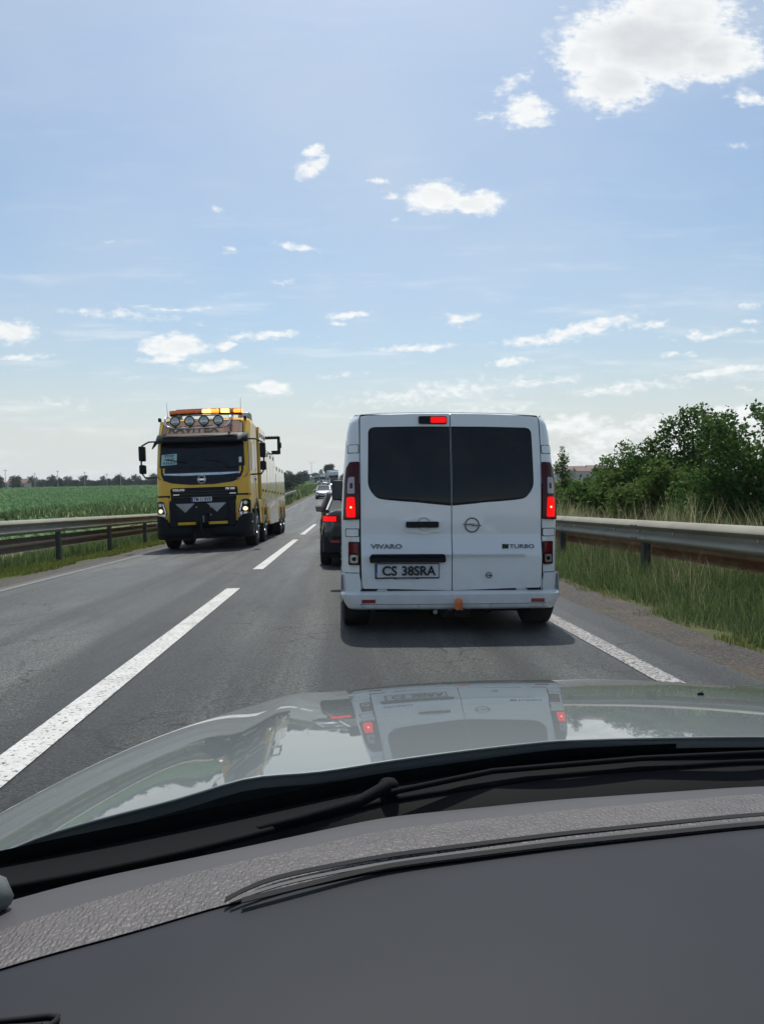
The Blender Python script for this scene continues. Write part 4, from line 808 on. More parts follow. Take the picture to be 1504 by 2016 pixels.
# ================================================================== yellow tow truck (origin: ground under the front bumper, x right in the picture, +y to its rear)
def tow_truck():
    F0 = road_frame(-3.63, 20.4, -.3); e = empty('tow_truck', M=F0)
    tag(e, 'yellow heavy tow truck with lit amber light bar coming the other way', 'truck')
    def surf(x, z):
        ax = abs(x); w = 1.245; y = .03 * (ax / 1.1) ** 2
        y += float(np.interp(z, [0, 1.75, 2.15, 2.9, 3.1, 3.5, 3.62], [0.0, .02, .08, .26, .34, .62, .85]))
        rc = .28
        if ax > w - rc: t = min(1, (ax - w + rc) / rc); y += rc * (1 - math.sqrt(max(0, 1 - t * t)))
        return y
    P = lambda n, pl, off, m, par=e, th=.03, nx=10, bv=0., r=.02: mk(n, patch(rpoly(pl, r), surf, off, th, nx, .06), m, par, bevel=bv, angle=50)
    # cab shell
    rows = [[(x, surf(x, z), z) for x in list(np.linspace(-1.245, -.97, 9)) + list(np.linspace(-.9, .9, 12)) + list(np.linspace(.97, 1.245, 9))] for z in np.linspace(.75, 3.5, 34)]
    cb = MB().grid(rows)
    for s in (-1, 1): cb.grid([[(s * 1.245, surf(1.245, z), z), (s * 1.245, 1.2, z), (s * 1.245, 2.05, z)] for z in np.linspace(1.05, 3.45, 12)])
    cb.grid([[(x, surf(x, 3.5), 3.5) for x in np.linspace(-1.245, 1.245, 21)], [(x * .93, surf(x, 3.5) + .18, 3.57) for x in np.linspace(-1.245, 1.245, 21)], [(x * .93, 2.05, 3.6) for x in np.linspace(-1.245, 1.245, 21)]])
    for s in (-1, 1): cb.add([(s * 1.245, surf(1.245, 3.45), 3.45), (s * 1.245, 2.05, 3.45), (s * 1.158, 2.05, 3.6), (s * 1.158, surf(1.245, 3.5) + .18, 3.57)], [(0, 1, 2, 3)])
    cb.add([(-1.245, 2.05, 1.05), (1.245, 2.05, 1.05), (1.245, 2.05, 3.45), (1.158, 2.05, 3.6), (-1.158, 2.05, 3.6), (-1.245, 2.05, 3.45)], [(0, 1, 2, 3, 4, 5)])
    cab = mk('cab', cb, 'truck_yellow', e, angle=50)
    # windscreen with black surround, visor, chrome lines
    P('windscreen_surround', [(-1.235, 2.08), (-1.15, 1.92), (-.8, 1.79), (-.3, 1.735), (.3, 1.735), (.8, 1.79), (1.15, 1.92), (1.235, 2.08), (1.2, 2.95), (-1.2, 2.95)], .008, 'black_gloss', nx=16, r=.04)
    ws = P('windscreen', [(-1.13, 2.2), (1.13, 2.2), (1.1, 2.88), (-1.1, 2.88)], .014, 'car_glass', nx=16, r=.05)
    P('chrome_strip', [(-1.02, 2.02), (-.5, 1.985), (.5, 1.985), (1.02, 2.02), (1.0, 2.05), (.5, 2.025), (-.5, 2.025), (-1.0, 2.05)], .016, 'chrome', nx=16, r=.01, th=.015)
    vis = MB(); top = []; 
    vr = [[(x, surf(x, z) - o - .05 * (1 - (x / 1.2) ** 2), z) for x in np.linspace(-1.22, 1.22, 25)] for z, o in ((2.86, .22), (2.9, .25), (3.0, .22), (3.1, .12), (3.13, .02))]
    mk('sun_visor', vis.grid(vr, .03), 'black_trim', e, angle=50)
    mk('visor_line', MB().grid([[(x, surf(x, 3.04) - .24 - .05 * (1 - (x / 1.2) ** 2), z - .035 * (1 - (x / 1) ** 2)) for x in np.linspace(-.98, .98, 21)] for z in (3.045, 3.065)], .05), 'peach', e, angle=50)
    hb = P('roof_sign', [(-1.1, 3.13), (1.1, 3.13), (1.08, 3.42), (.98, 3.5), (-.98, 3.5), (-1.08, 3.42)], .012, 'black_trim', nx=16)
    P('sign_face', [(-1.07, 3.14), (1.07, 3.14), (1.05, 3.4), (.96, 3.475), (-.96, 3.475), (-1.05, 3.4)], .02, 'peach', hb, nx=16)
    text('sign_text', 'RAVITEX', .36, (-.02, 0, 3.29), 'ink', hb, lambda x, z: surf(x, z) - .024, .01, bold=.006, fit=(-.9, .45, 3.16, 3.36))
    text('bull_mark', '&', .2, (.9, 0, 3.3), 'ink', hb, lambda x, z: surf(x, z) - .024, .01) if 0 else None
    rg = MB().tube([(.7 + .1 * math.cos(a), surf(.7, 3.3) - .03, 3.28 + .1 * math.sin(a)) for a in np.linspace(0, 2 * math.pi, 17)], .008, 5, False).tube([(.64, surf(.64, 3.3) - .03, 3.2), (.7, surf(.7, 3.3) - .03, 3.36), (.79, surf(.79, 3.2) - .03, 3.18)], .01, 5)
    mk('sign_emblem', rg, 'ink', hb)
    # lamps on a chrome hoop
    hoop = [(-.86, .62, 3.6), (-.86, .2, 3.58), (-.86, .1, 3.45), (-.84, .06, 3.36), (-.76, .03, 3.29), (-.62, .02, 3.265), (0, .0, 3.25), (.62, .02, 3.265), (.76, .03, 3.29), (.84, .06, 3.36), (.86, .1, 3.45), (.86, .2, 3.58), (.86, .62, 3.6)]
    hoop = [(x - .1, y + .16, z) for x, y, z in hoop]
    mk('lamp_bar', MB().tube(hoop, .032, 10), 'chrome', e, angle=60)
    for x in (-.66, -.28, .1, .48):
        sp = mk('spot_lamp', MB().lathe([(.12, .05), (.08, .11), (.0, .14), (-.02, .14), (-.02, .122)], (x, .13, 3.44), 'y', 20), 'black_trim', e, angle=50)
        mk('lens', MB().lathe([(-.018, .12), (-.03, .06), (-.034, .01)], (x, .13, 3.44), 'y', 20), 'head_glass', sp, angle=80)
        mk('bracket', MB().box(x - .02, x + .02, .12, .16, 3.26, 3.34), 'black_trim', sp)
    # light bar, slightly bowed in plan
    lb = empty('light_bar'); lb.parent = e
    seg = [(-1.0, 'amber_dark'), (-.72, 'amber_dark'), (-.46, 'amber_dark'), (-.22, 'amber_dark'), (-.06, 'amber_hot'), (.16, 'amber_lit'), (.38, 'amber_dark'), (.44, 'amber_hot'), (.66, 'amber_dark'), (.78, 'amber_lit'), (1.0, None)]
    y_ = lambda x: .95 + .16 * x * x
    for (a, m_), (b, _) in zip(seg[:-1], seg[1:]):
        q = []
        for x in (a + .006, b - .006): q.append([(x, y_(x) - .13, 3.74), (x, y_(x) - .14, 3.78), (x, y_(x) - .1, 3.84), (x, y_(x) + .1, 3.84), (x, y_(x) + .13, 3.74)])
        mk('amber_lens', MB().loft(q), m_, lb, bevel=.006)
    mk('bar_base', MB().loft([[(x, y_(x) - .1, 3.69), (x, y_(x) - .11, 3.735), (x, y_(x) + .11, 3.735), (x, y_(x) + .1, 3.69)] for x in np.linspace(-.99, .99, 9)]), 'black_trim', lb)
    mk('bar_lid', MB().loft([[(x, y_(x) - .09, 3.843), (x, y_(x) - .09, 3.858), (x, y_(x) + .09, 3.858), (x, y_(x) + .09, 3.843)] for x in np.linspace(-.8, .96, 9)]), 'grey_metal', lb)
    for x in (-.7, .7): mk('bar_foot', MB().box(x - .05, x + .05, .9, 1.05, 3.58, 3.7), 'grey_metal', lb)
    mk('roof_horn', MB().tube([(-.35, .75, 3.66), (.4, .72, 3.66)], [.02, .03], 8), 'chrome', e)
    for x, h in ((-.97, .42), (1.0, .5)): mk('antenna', MB().tube([(x, .7, 3.55), (x - .05 if x < 0 else x, .8, 3.62 + h)], [.008, .004], 5), 'black_trim', e)
    for x in (-1.19, 1.12): mk('marker_lamp', MB().box(x - .035, x + .035, .62, .75, 3.5, 3.6), 'black_trim', e, bevel=.01)
    mk('air_deflector', MB().loft([[(x, y, z) for y, z in ((1.15, 3.57), (1.3, 3.78), (1.9, 3.8), (2.05, 3.55), (2.0, 3.5), (1.3, 3.55))] for x in (.86, 1.0, 1.16)]), 'grey_metal', e, bevel=.03)
    # emblem
    mb = MB().tube([(.1 * math.cos(a), surf(0, 1.87) - .035, 1.87 + .1 * math.sin(a)) for a in np.linspace(0, 2 * math.pi, 25)], .014, 8, False).box(-.075, .075, surf(0, 1.87) - .045, surf(0, 1.87) - .02, 1.845, 1.895).tube([(.07, surf(0, 1.9) - .035, 1.94), (.105, surf(0, 1.9) - .035, 1.975)], .012, 6)
    mk('emblem', mb, 'chrome', e, angle=50)
    # grille and lower front
    P('grille', [(-.82, 1.3), (.93, 1.3), (.93, 1.62), (.9, 1.66), (-.8, 1.66), (-.84, 1.62)], .012, 'black_trim', nx=14, r=.02)
    for z in (1.40, 1.47, 1.54): P('grille_bar', rect(-.78, .88, z, z + .02), .03, 'black_gloss', nx=10, r=.004, th=.02)
    text('maker_name', 'VOLVO', .085, (-.62, 0, 1.605), 'chrome', e, lambda x, z: surf(x, z) - .022, .01, bold=.003, fit=(-.78, -.46, 1.575, 1.635))
    text('model_badge', 'FM 500', .075, (.74, 0, 1.605), 'chrome', e, lambda x, z: surf(x, z) - .022, .01, bold=.003, fit=(.62, .86, 1.58, 1.64))
    for a, b, z in ((-.76, -.6, 1.47), (.72, .88, 1.47), (-.56, -.4, 1.3), (.5, .66, 1.3)): P('grille_strip', rect(a, b, z, z + .022), .036, 'chrome', nx=3, r=.004, th=.02)
    pf = MB().box(-.33, .33, -.09, .05, 1.27, 1.41); 
    mk('lower_front', MB().loft([[(x, y, z) for y, z in ((-.1, .62), (-.1, 1.2), (-.02, 1.33), (.2, 1.33), (.2, .5))] for x in (-.86, .86)]), 'black_trim', e, bevel=.02)
    np_ = mk('number_plate', MB().box(-.27, .27, -.125, -.11, 1.285, 1.40), 'plate_white', e); mk('country_band', MB().box(-.272, -.222, -.128, -.112, 1.287, 1.398), 'plate_blue', np_)
    text('plate_text', 'TM 11 RVX', .105, (.02, -.126, 1.343), 'ink', np_, None, .004, bold=.003, fit=(-.205, .255, 1.298, 1.388))
    # winch plate with the two chevrons
    wb = mk('front_plate', MB().prism([(-.62, .78), (.66, .78), (.66, 1.18), (.62, 1.24), (-.66, 1.24), (-.66, 1.1)], 'y', -.2, -.09), 'grey_metal_dark', e, bevel=.01)
    for c in (-.42, .4): mk('chevron', MB().prism([(c - .25, 1.238), (c + .25, 1.238), (c, 1.0)], 'y', -.212, -.2), 'chevron', wb)
    for a, b in ((-.62, -.16), (.18, .66)): mk('yellow_lip', MB().box(a, b, -.215, -.09, .68, .75), 'truck_yellow', wb, bevel=.006)
    for x, z in ((-.13, 1.14), (.24, 1.14), (-.13, .93), (.24, .93)): mk('bolt', MB().lathe([(0, .022), (-.012, .02)], (x, -.2, z), 'y', 8), 'steel', wb)
    hk = MB().box(-.12, .16, -.34, -.1, .72, .98).tube([(.02, -.36, .8), (.02, -.4, .62), (.0, -.38, .5), (.06, -.36, .42)], .03, 8).tube([(.05, -.38, .88), (.05, -.38, .74)], .018, 8)
    mk('tow_hitch', hk, 'black_trim', e, bevel=.008); mk('hitch_pin', MB().tube([(.07, -.36, .9), (.07, -.37, .74)], .02, 8), 'steel', e)
    # bumper: big black corners
    def bsf(x, z):
        ax = abs(x); y = -.06; rc = .35; w = 1.27
        if ax > w - rc: t = min(1, (ax - w + rc) / rc); y += rc * (1 - math.sqrt(max(0, 1 - t * t)))
        return y + .1 * float(sstep(.45, .25, z))
    bm_ = MB()
    for s in (-1, 1):
        pl = [(s * .3, .3), (s * 1.22, .3), (s * 1.27, .55), (s * 1.27, .95), (s * .95, .84), (s * .86, .62), (s * .3, .62)]
        mk('bumper', patch(rpoly(pl, .03), bsf, 0, .25, 14), 'black_trim', e, bevel=.01, angle=50)
        mk('step_light', MB().box(s * 1.265 - .02, s * 1.265 + .012, .2, .3, .68, .72), 'lamp_clear', e)
    mk('bumper', MB().box(-.9, .9, .0, .3, .3, .66), 'underbody', e)
    # headlights in yellow eyebrows
    for s in (-1, 1):
        P('headlight_surround', [(s * .86, .98), (s * .98, .8), (s * 1.25, .9), (s * 1.25, 1.36), (s * 1.1, 1.42), (s * .9, 1.42)], .03, 'truck_yellow', nx=12, th=.06, bv=.01, r=.03)
        hl = P('headlight', [(s * .93, 1.0), (s * 1.0, .85), (s * 1.235, .95), (s * 1.24, 1.28), (s * 1.14, 1.33), (s * 1.02, 1.3)], .05, 'black_gloss', nx=12, th=.04, r=.02)
        P('running_light', [(s * .955, .985), (s * 1.0, .885), (s * 1.17, .94), (s * 1.165, .965), (s * 1.02, .925), (s * .985, 1.0), (s * 1.02, 1.2), (s * .995, 1.2)] if 0 else [(s * .965, .96), (s * 1.0, .88), (s * 1.2, .945), (s * 1.2, .975), (s * 1.02, .925), (s * .985, .985)], .056, 'lamp_silver', hl, nx=8, th=.01, r=.003)
        P('running_light', [(s * .955, 1.0), (s * .985, .99), (s * 1.055, 1.25), (s * 1.03, 1.26)], .056, 'lamp_silver', hl, nx=4, th=.01, r=.003)
        c = [(s * 1.115 + .062 * math.cos(a), 1.06 + .055 * math.sin(a)) for a in np.linspace(0, 2 * math.pi, 16, endpoint=False)]
        mk('bulb', patch(c, surf, .058, .01, 6), 'head_lit', hl)
        c = [(s * 1.13 + .055 * math.cos(a), 1.22 + .045 * math.sin(a)) for a in np.linspace(0, 2 * math.pi, 16, endpoint=False)]
        mk('lens', patch(c, surf, .058, .01, 6), 'head_glass', hl)
        P('corner_gap', [(s * .85, 1.40), (s * 1.1, 1.44), (s * 1.24, 1.42), (s * 1.24, 1.47), (s * .85, 1.47)] , .006, 'black_trim', nx=8, r=.01)
    # wipers
    for x in (-.15, .75): mk('wiper', MB().tube([(x, surf(x, 2.15) - .03, 2.14), (x - .25, surf(x, 2.3) - .035, 2.34), (x - .75, surf(x, 2.42) - .03, 2.42)], .012, 5), 'black_trim', ws)
    wp = MB().box(-1.1, -.68, .0, .01, 2.25, 2.55)
    pp = patch(rpoly([(-1.08, 2.27), (-.66, 2.29), (-.66, 2.585), (-1.07, 2.565)], .004), surf, .019, .004, 6); pn = mk('windscreen_notice', pp, 'sign_paper', ws)
    for t_, z_ in (('STOP', 2.525), ('ABUZ', 2.43), ('A.N.A.F', 2.335)): text('notice_text', t_, .098, (-.868, 0, z_), 'ink', pn, lambda x, z: surf(x, z) - .0235, .003, bold=.0015, fit=(-.985 if len(t_) < 5 else -1.03, -.735 if len(t_) < 5 else -.69, z_ - .032, z_ + .032))
    P('windscreen_sticker', rect(.98, 1.05, 2.3, 2.45), .018, 'plate_white', ws, nx=3, r=.02, th=.006)
    # mirrors
    for s in (-1, 1):
        mk('mirror_arm', MB().tube([(s * 1.2, .45, 2.95), (s * 1.42, .3, 2.93), (s * 1.6, .28, 2.83), (s * 1.63, .28, 2.7), (s * 1.63, .28, 2.1), (s * 1.55, .3, 1.98), (s * 1.24, .5, 1.98)], .022, 8), 'black_trim', e, angle=60)
        for z0, z1 in ((2.42, 2.82), (2.08, 2.32)):
            a, b = sorted((s * 1.53, s * 1.68)); mi = mk('mirror', MB().prism(rpoly(rect(a, b, z0, z1), .04), 'y', .2, .42), 'black_trim', e, bevel=.025)
            mk('mirror_glass', MB().prism(rpoly(rect(a + .015, b - .015, z0 + .02, z1 - .02), .03), 'y', .419, .428), 'mirror_glass', mi)
    mk('front_mirror', MB().prism(rpoly([(-1.33, 2.72), (-1.2, 2.86), (-1.16, 2.95), (-1.24, 2.93)], .03), 'y', .2, .3), 'black_trim', e, bevel=.015)
    # cab side: door window, steps, wheel arch
    for s in (-1, 1):
        X = s * 1.247
        def sp(n, yz, m, dx=.01, par=e): return mk(n, MB().prism(yz, 'x', X - .002, X + s * dx), m, par)
        sp('side_window', [(.62, 2.1), (1.45, 2.2), (1.45, 2.85), (.78, 2.88)], 'car_glass')
        sp('door_gap', [(1.53, 1.1), (1.545, 1.1), (1.545, 3.05), (1.53, 3.05)], 'seam', .004)
        sp('door_handle', [(1.3, 1.85), (1.5, 1.85), (1.5, 1.9), (1.3, 1.9)], 'black_trim', .03)
        sp('company_sticker', [(1.08, 1.55), (1.3, 1.55), (1.3, 2.02), (1.08, 2.02)], 'plate_white', .004)
        arch = [(1.4 + .68 * math.cos(a), .55 + .8 * math.sin(a)) for a in np.linspace(0, math.pi, 17)] + [(1.4 + .56 * math.cos(a), .55 + .66 * math.sin(a)) for a in np.linspace(math.pi, 0, 17)]
        mk('wheel_arch', MB().prism(arch, 'x', s * .95, s * 1.275), 'black_trim', e, angle=50)
        mk('bumper_side', MB().box(min(s * 1.0, s * 1.265), max(s * 1.0, s * 1.265), .25, .8, .32, .92), 'black_trim', e, bevel=.03)
    # chassis and superstructure
    mk('chassis', MB().box(-.5, .5, .3, 12.0, .55, .95).box(-1.0, 1.0, 1.0, 12.2, .9, 1.05), 'underbody', e)
    bodies = [(2.25, 2.62, 1.0, 3.52, 1.1, 'truck_yellow'), (2.62, 4.4, 1.05, 3.5, 1.27, 'truck_panel'), (4.4, 7.6, 1.05, 2.95, 1.27, 'truck_panel'), (7.6, 11.6, 1.05, 2.6, 1.27, 'truck_panel')]
    for y0, y1, z0, z1, hw, m_ in bodies: mk('body_section', MB().box(-hw, hw, y0, y1 - .02, z0, z1), m_, e, bevel=.03)
    mk('exhaust_stack', MB().box(.9, 1.2, 2.1, 2.6, 1.3, 3.4), 'black_trim', e, bevel=.03)
    for s in (-1, 1):
        X = s * 1.27
        for y0, y1, z1 in [(2.7, 3.5, 3.0), (3.55, 4.33, 3.0), (4.45, 5.5, 2.55), (5.55, 6.55, 2.55), (6.6, 7.5, 2.55), (7.7, 8.9, 2.3), (8.95, 10.2, 2.3), (10.25, 11.5, 2.3)]:
            lk = mk('locker_door', MB().box(min(X, X + s * .012), max(X, X + s * .012), y0, y1, 1.42, z1), 'truck_panel', e, bevel=.004)
            mk('locker_handle', MB().box(min(X, X + s * .03), max(X, X + s * .03), (y0 + y1) / 2 - .05, (y0 + y1) / 2 + .05, 1.55, 1.62), 'black_trim', lk)
        for y0, y1, z in [(2.7, 4.33, 3.2), (4.45, 7.5, 2.72), (7.7, 11.5, 2.42)]:
            for k in range(3): yy0 = y0 + (y1 - y0) * (k + .3) / 3; mk('vent', MB().box(min(X, X + s * .01), max(X, X + s * .01), yy0, yy0 + .22, z, z + .12), 'black_trim', e)
        mk('side_rail', MB().box(min(X, X + s * .03), max(X, X + s * .03), 2.65, 11.6, 1.3, 1.36), 'chrome', e)
        # skirt with arches: yellow legs between the wheels
        for y0, y1, zb in [(2.1, 2.62, .62), (4.55, 5.1, .62), (5.1, 8.4, .5), (8.35, 8.75, .62)]:
            mk('skirt', MB().box(min(s * .95, X - s * .004), max(s * .95, X - s * .004), y0, y1, zb, 1.3), 'truck_yellow' if y1 - y0 < 1 else 'truck_panel', e, bevel=.02)
        for cy in (3.55, 9.35, 10.75):
            arch = [(cy + .74 * math.cos(a), .6 + .72 * math.sin(a)) for a in np.linspace(0, math.pi, 15)] + [(cy + .62 * math.cos(a), .6 + .6 * math.sin(a)) for a in np.linspace(math.pi, 0, 15)]
            mk('fender', MB().prism(arch, 'x', s * .9, s * 1.285), 'truck_yellow', e, angle=50)
        for y in (1.4, 3.55, 9.35, 10.75): wheel(e, s * 1.1, y, .53, .53, .32 if y < 5 else .34, s, 'chrome' if y < 5 else 'rim', .06)
    for y in (9.35, 10.75):
        for s in (-1, 1): wheel(e, s * .75, y, .53, .53, .3, s)
    # folded boom end: dark frame standing above the rear body
    bf = MB(); x0, x1, z0, z1, y = .93, 1.5, 2.98, 3.62, 7.4
    bf.box(x0, x1, y, y + .12, z1 - .09, z1).box(x1 - .1, x1, y, y + .12, z0, z1 - .09).box(x0 + .25, x1 - .1, y, y + .12, z0, z0 + .13)
    for k in range(5): bf.box(x0 + .06 + k * .1, x0 + .1 + k * .1, y - .01, y + .13, z1, z1 + .03)
    bf.box(x1, x1 + .04, y, y + .12, 3.2, 3.4); mk('boom_frame', bf, 'black_trim', e, bevel=.008)
    mk('boom', MB().box(-.35, .35, 3.2, 11.8, 2.7, 3.1), 'truck_yellow', e, bevel=.04)
    return e
mat('grey_metal_dark', (.014, .016, .019), rough=.6, metal=.1, spec=.3)
tow_truck()

# ================================================================== cars (origin: ground under the rear bumper centre, +y forward)
def car(name, M, paint, label, Lc=4.5, w=.9, h=1.45, kind='sedan', group=None, lights='off', cat='car', detail=True, extra=None):
    e = empty(name, M=M); tag(e, label, cat, group)
    hb = .62 * h; k = Lc / 4.5
    st = {'sedan': [(0, .80, .42, .98), (.06, .9, .3, 1.03), (.5, .97, .22, 1.04), (1.0, 1, .2, .98), (2.2, 1, .2, .95), (3.2, 1, .2, .93), (3.9, .97, .22, .82), (4.4, .86, .3, .68), (4.5, .76, .36, .58)],
          'hatch': [(0, .84, .42, 1.02), (.06, .92, .3, 1.06), (.4, .98, .22, 1.04), (1.0, 1, .2, 1.0), (2.2, 1, .2, .98), (3.3, 1, .2, .97), (4.0, .97, .22, .86), (4.4, .88, .3, .72), (4.5, .78, .36, .6)],
          'van': [(0, .94, .38, 1.15), (.06, .98, .3, 1.2), (.4, 1, .22, 1.2), (2, 1, .2, 1.2), (3.6, 1, .2, 1.15), (4.1, .97, .22, 1.05), (4.4, .92, .3, .85), (4.5, .84, .36, .7)]}[kind]
    secs = []
    for y, f, zb, zt in st:
        ww = w * f; q = [(-ww * .9, zb), (-ww * .985, zb + .08), (-ww, (zb + zt) / 2 - .05), (-ww * .96, zt - .18), (-ww * .87, zt - .05), (-ww * .72, zt)]
        if kind == 'van': q[-1] = (-ww * .92, zt)
        secs.append([(x, y * k, z) for x, z in q + [(-x, z) for x, z in reversed(q)]])
    mk('body', MB().loft(secs), paint, e, bevel=.01, angle=50)
    gh = {'sedan': [(.62, .70, 1.0, 1.0), (1.35, .64, .97, h - .02), (1.9, .66, .96, h), (2.5, .66, .96, h - .01), (3.45, .74, .92, .93)],
          'hatch': [(.05, .74, 1.02, 1.03), (.5, .68, 1.0, h - .03), (1.2, .69, 1.0, h), (2.4, .68, .98, h - .01), (3.4, .76, .95, .97)],
          'van': [(.03, .84, 1.17, 1.18), (.1, .8, 1.15, h - .04), (.5, .8, 1.15, h), (3.0, .8, 1.12, h), (3.95, .84, 1.08, 1.09)]}[kind]
    g = []
    for y, tw, zb, zt in gh: bw = w * (.9 if kind != 'van' else .97); g.append([(-bw, y * k, zb - .03), (-w * tw / .9 * .98 if zt > zb + .1 else -bw * .97, y * k, zt), (w * tw / .9 * .98 if zt > zb + .1 else bw * .97, y * k, zt), (bw, y * k, zb - .03)])
    mk('windows', MB().loft(g), 'car_glass', e, bevel=.02, angle=50)
    rf = [[(x * 1.0, y, z + .006) for x, y, z in (q[1], ((q[1][0] + q[2][0]) / 2, q[1][1], q[1][2] + .02), q[2])] for q in g[1:-1]]
    mk('roof', MB().grid(rf, .02, (0, 0, -1)), paint, e, angle=60)
    for i in (0, len(g) - 2):
        for s in (0, 1):
            a = Vector(g[i][1 if s == 0 else 2]); b = Vector(g[i + 1][1 if s == 0 else 2]); mk('pillar', MB().tube([a + Vector((0, 0, .0)), b], .032, 6), paint, e)
    for s in (-1, 1):
        mid = g[len(g) // 2]; mk('pillar', MB().tube([(s * w * .905, 2.05 * k, gh[2][2] - .03), (s * abs(mid[1][0]) * 1.01, 2.0 * k, h - .02)], .025, 6), 'black_trim', e)
        mk('mirror', MB().loft([[(s * (w + a), 3.05 * k + b, z) for a, b, z in ((0, 0, .95), (.17, .0, .96), (.19, 0, 1.1), (.02, 0, 1.07))], [(s * (w + a), 3.05 * k + b, z) for a, b, z in ((0, .1, .97), (.12, .1, .98), (.14, .1, 1.06), (.02, .1, 1.05))]]), paint if not extra else extra, e, bevel=.02)
        for y in (.85, 3.65): wheel(e, s * (w - .1), y * k, .32, .32, .21, s)
        # tail and head lights wrapped round the corners
        z0, z1 = (.8, .93) if kind == 'sedan' else (.78, 1.0)
        tl = [[(s * w * q[0], q[1], z) for q in ((.45, -.018), (.7, -.012), (.83, .035), (.93, .2), (.955, .42))] for z in (z0, (z0 + z1) / 2, z1)]
        t_ = mk('tail_light', MB().grid(tl, .03), 'lamp_dark_red', e, angle=60)
        if lights == 'brake': mk('brake_lens', MB().grid([[(s * w * q[0], q[1], z) for q in ((.68, -.03), (.8, .0), (.9, .1), (.94, .24))] for z in (z0 + .02, z1 - .02)], .02), 'lamp_lit', t_, angle=60)
        mk('headlight', MB().grid([[(s * w * q[0], Lc + q[1], z) for q in ((.5, .01), (.7, -.03), (.83, -.12), (.95, -.4))] for z in (.62, .7, .76)], .03, (0, -1, 0)), 'head_glass' if lights != 'head' else 'lamp_silver', e, angle=60)
        mk('reflector', MB().box(s * w * .7 - .08, s * w * .7 + .08, -.03, .02, .45, .49), 'reflector_red', e)
    mk('rear_bumper', MB().loft([[(x * w, y, z) for x, y in ((-.96, .35), (-.9, .05), (-.7, -.02), (0, -.04), (.7, -.02), (.9, .05), (.96, .35))] for z in (.28, .4, .55)], closed=False, caps=False), 'black_trim' if paint != 'white_paint' else paint, e, angle=60)
    mk('grille', MB().box(-.55 * w, .55 * w, Lc - .03, Lc + .012, .5, .62).box(-.7 * w, .7 * w, Lc - .04, Lc + .01, .3, .42), 'black_gloss', e, bevel=.02)
    mk('number_plate', MB().box(-.26, .26, -.055, -.03, .62, .73), 'plate_white', e); mk('number_plate', MB().box(-.26, .26, Lc + .01, Lc + .03, .4, .5), 'plate_white', e)
    mk('underbody', MB().box(-w * .8, w * .8, .2, Lc - .2, .16, .4), 'underbody', e)
    return e
sed = car('sedan_car', road_frame(.52, 13.35), 'sedan_paint', 'dark sedan with red tail light half hidden behind the white van', 4.7, .91, 1.43, 'sedan', 'cars queuing ahead of the van', 'brake')
hat = car('hatchback_car', road_frame(.19, 25.2), 'hatch_paint', 'dark hatchback with a tall red side light queuing ahead of the dark sedan', 4.3, .9, 1.52, 'hatch', 'cars queuing ahead of the van', 'off', extra='black_trim')
for s in (-1, 1):    # tall red lamp beside the rear window, chrome edge
    mk('high_tail_light', MB().loft([[(s * .80, .06, 1.03), (s * .86, .12, 1.03), (s * .84, .3, 1.03)], [(s * .655, .46, 1.46), (s * .70, .5, 1.45), (s * .69, .62, 1.45)]]), 'lamp_mid_red', hat, bevel=.008)
    mk('chrome_edge', MB().tube([(s * .88, .3, 1.02), (s * .73, .62, 1.45), (s * .70, 1.3, 1.5)], .012, 6), 'chrome', hat)
def on_road(y, lane=-3.2, yaw=180): return road_frame(lane + float(shift(y)), y, yaw)
car('hatchback_car', on_road(85.5 + 4.2, -3.15, 180) , 'white_paint', 'white car with dark lower grille coming down the other lane behind the yellow tow truck', 4.2, .89, 1.46, 'hatch', None, 'head')

# ================================================================== lorries in the distance
def lorry(M, paint, box, label, cabh=3.6, boxh=4.0, Lb=13.2, group='lorries in the distant traffic jam'):
    e = empty('lorry', M=M); tag(e, label, 'truck', group)      # origin: front bumper, +y to the front
    def fr(z): return float(np.interp(z, [0, 1.6, 2.7, cabh], [0, -.03, -.2, -.5]))
    mk('cab', MB().loft([[(-1.22, fr(z), z), (1.22, fr(z), z), (1.22, -2.1, z), (-1.22, -2.1, z)] for z in (.5, 1.6, 2.7, cabh)]), paint, e, bevel=.08)
    mk('windscreen', MB().loft([[(-1.12, fr(z) + .012, z), (1.12, fr(z) + .012, z), (1.12, fr(z) - .03, z), (-1.12, fr(z) - .03, z)] for z in (1.7, 2.62)]), 'car_glass', e)
    mk('sun_visor', MB().box(-1.18, 1.18, -.25, .15, 2.66, 2.82), 'black_trim', e)
    mk('grille', MB().box(-.85, .85, -.02, .02, .75, 1.45), 'black_trim', e); mk('bumper', MB().box(-1.24, 1.24, -.1, .06, .35, .7), paint if paint != 'truck_green' else 'black_trim', e, bevel=.04)
    for s in (-1, 1):
        mk('headlight', MB().box(s * .98 - .17, s * .98 + .17, .0, .07, .5, .66), 'lamp_silver', e)
        mk('mirror', MB().box(s * 1.42 - .1, s * 1.42 + .1, -.3, -.15, 1.75, 2.4), 'black_trim', e, bevel=.03)
        mk('side_window', MB().box(s * 1.23 - .01, s * 1.23 + .01, -1.1, -.35, 1.75, 2.5), 'car_glass', e)
        for y in (-1.3, -4.2, -10.2, -11.5): wheel(e, s * 1.08, y, .5, .5, .3, s)
    mk('trailer', MB().box(-1.27, 1.27, -2.6 - Lb, -2.6, 1.1, boxh), box, e, bevel=.04)
    mk('chassis', MB().box(-1.1, 1.1, -2.4 - Lb, -.4, .7, 1.1), 'underbody', e)
    return e
lorry(on_road(188, -3.2, 180), 'white_paint', 'trailer_white', 'white lorry with black visor just left of the white van mirror', 3.75, 4.15)
lorry(on_road(300, -3.2, 180), 'white_paint', 'truck_green', 'smaller white lorry behind the white trailer with a green trailer', 3.5, 3.9)
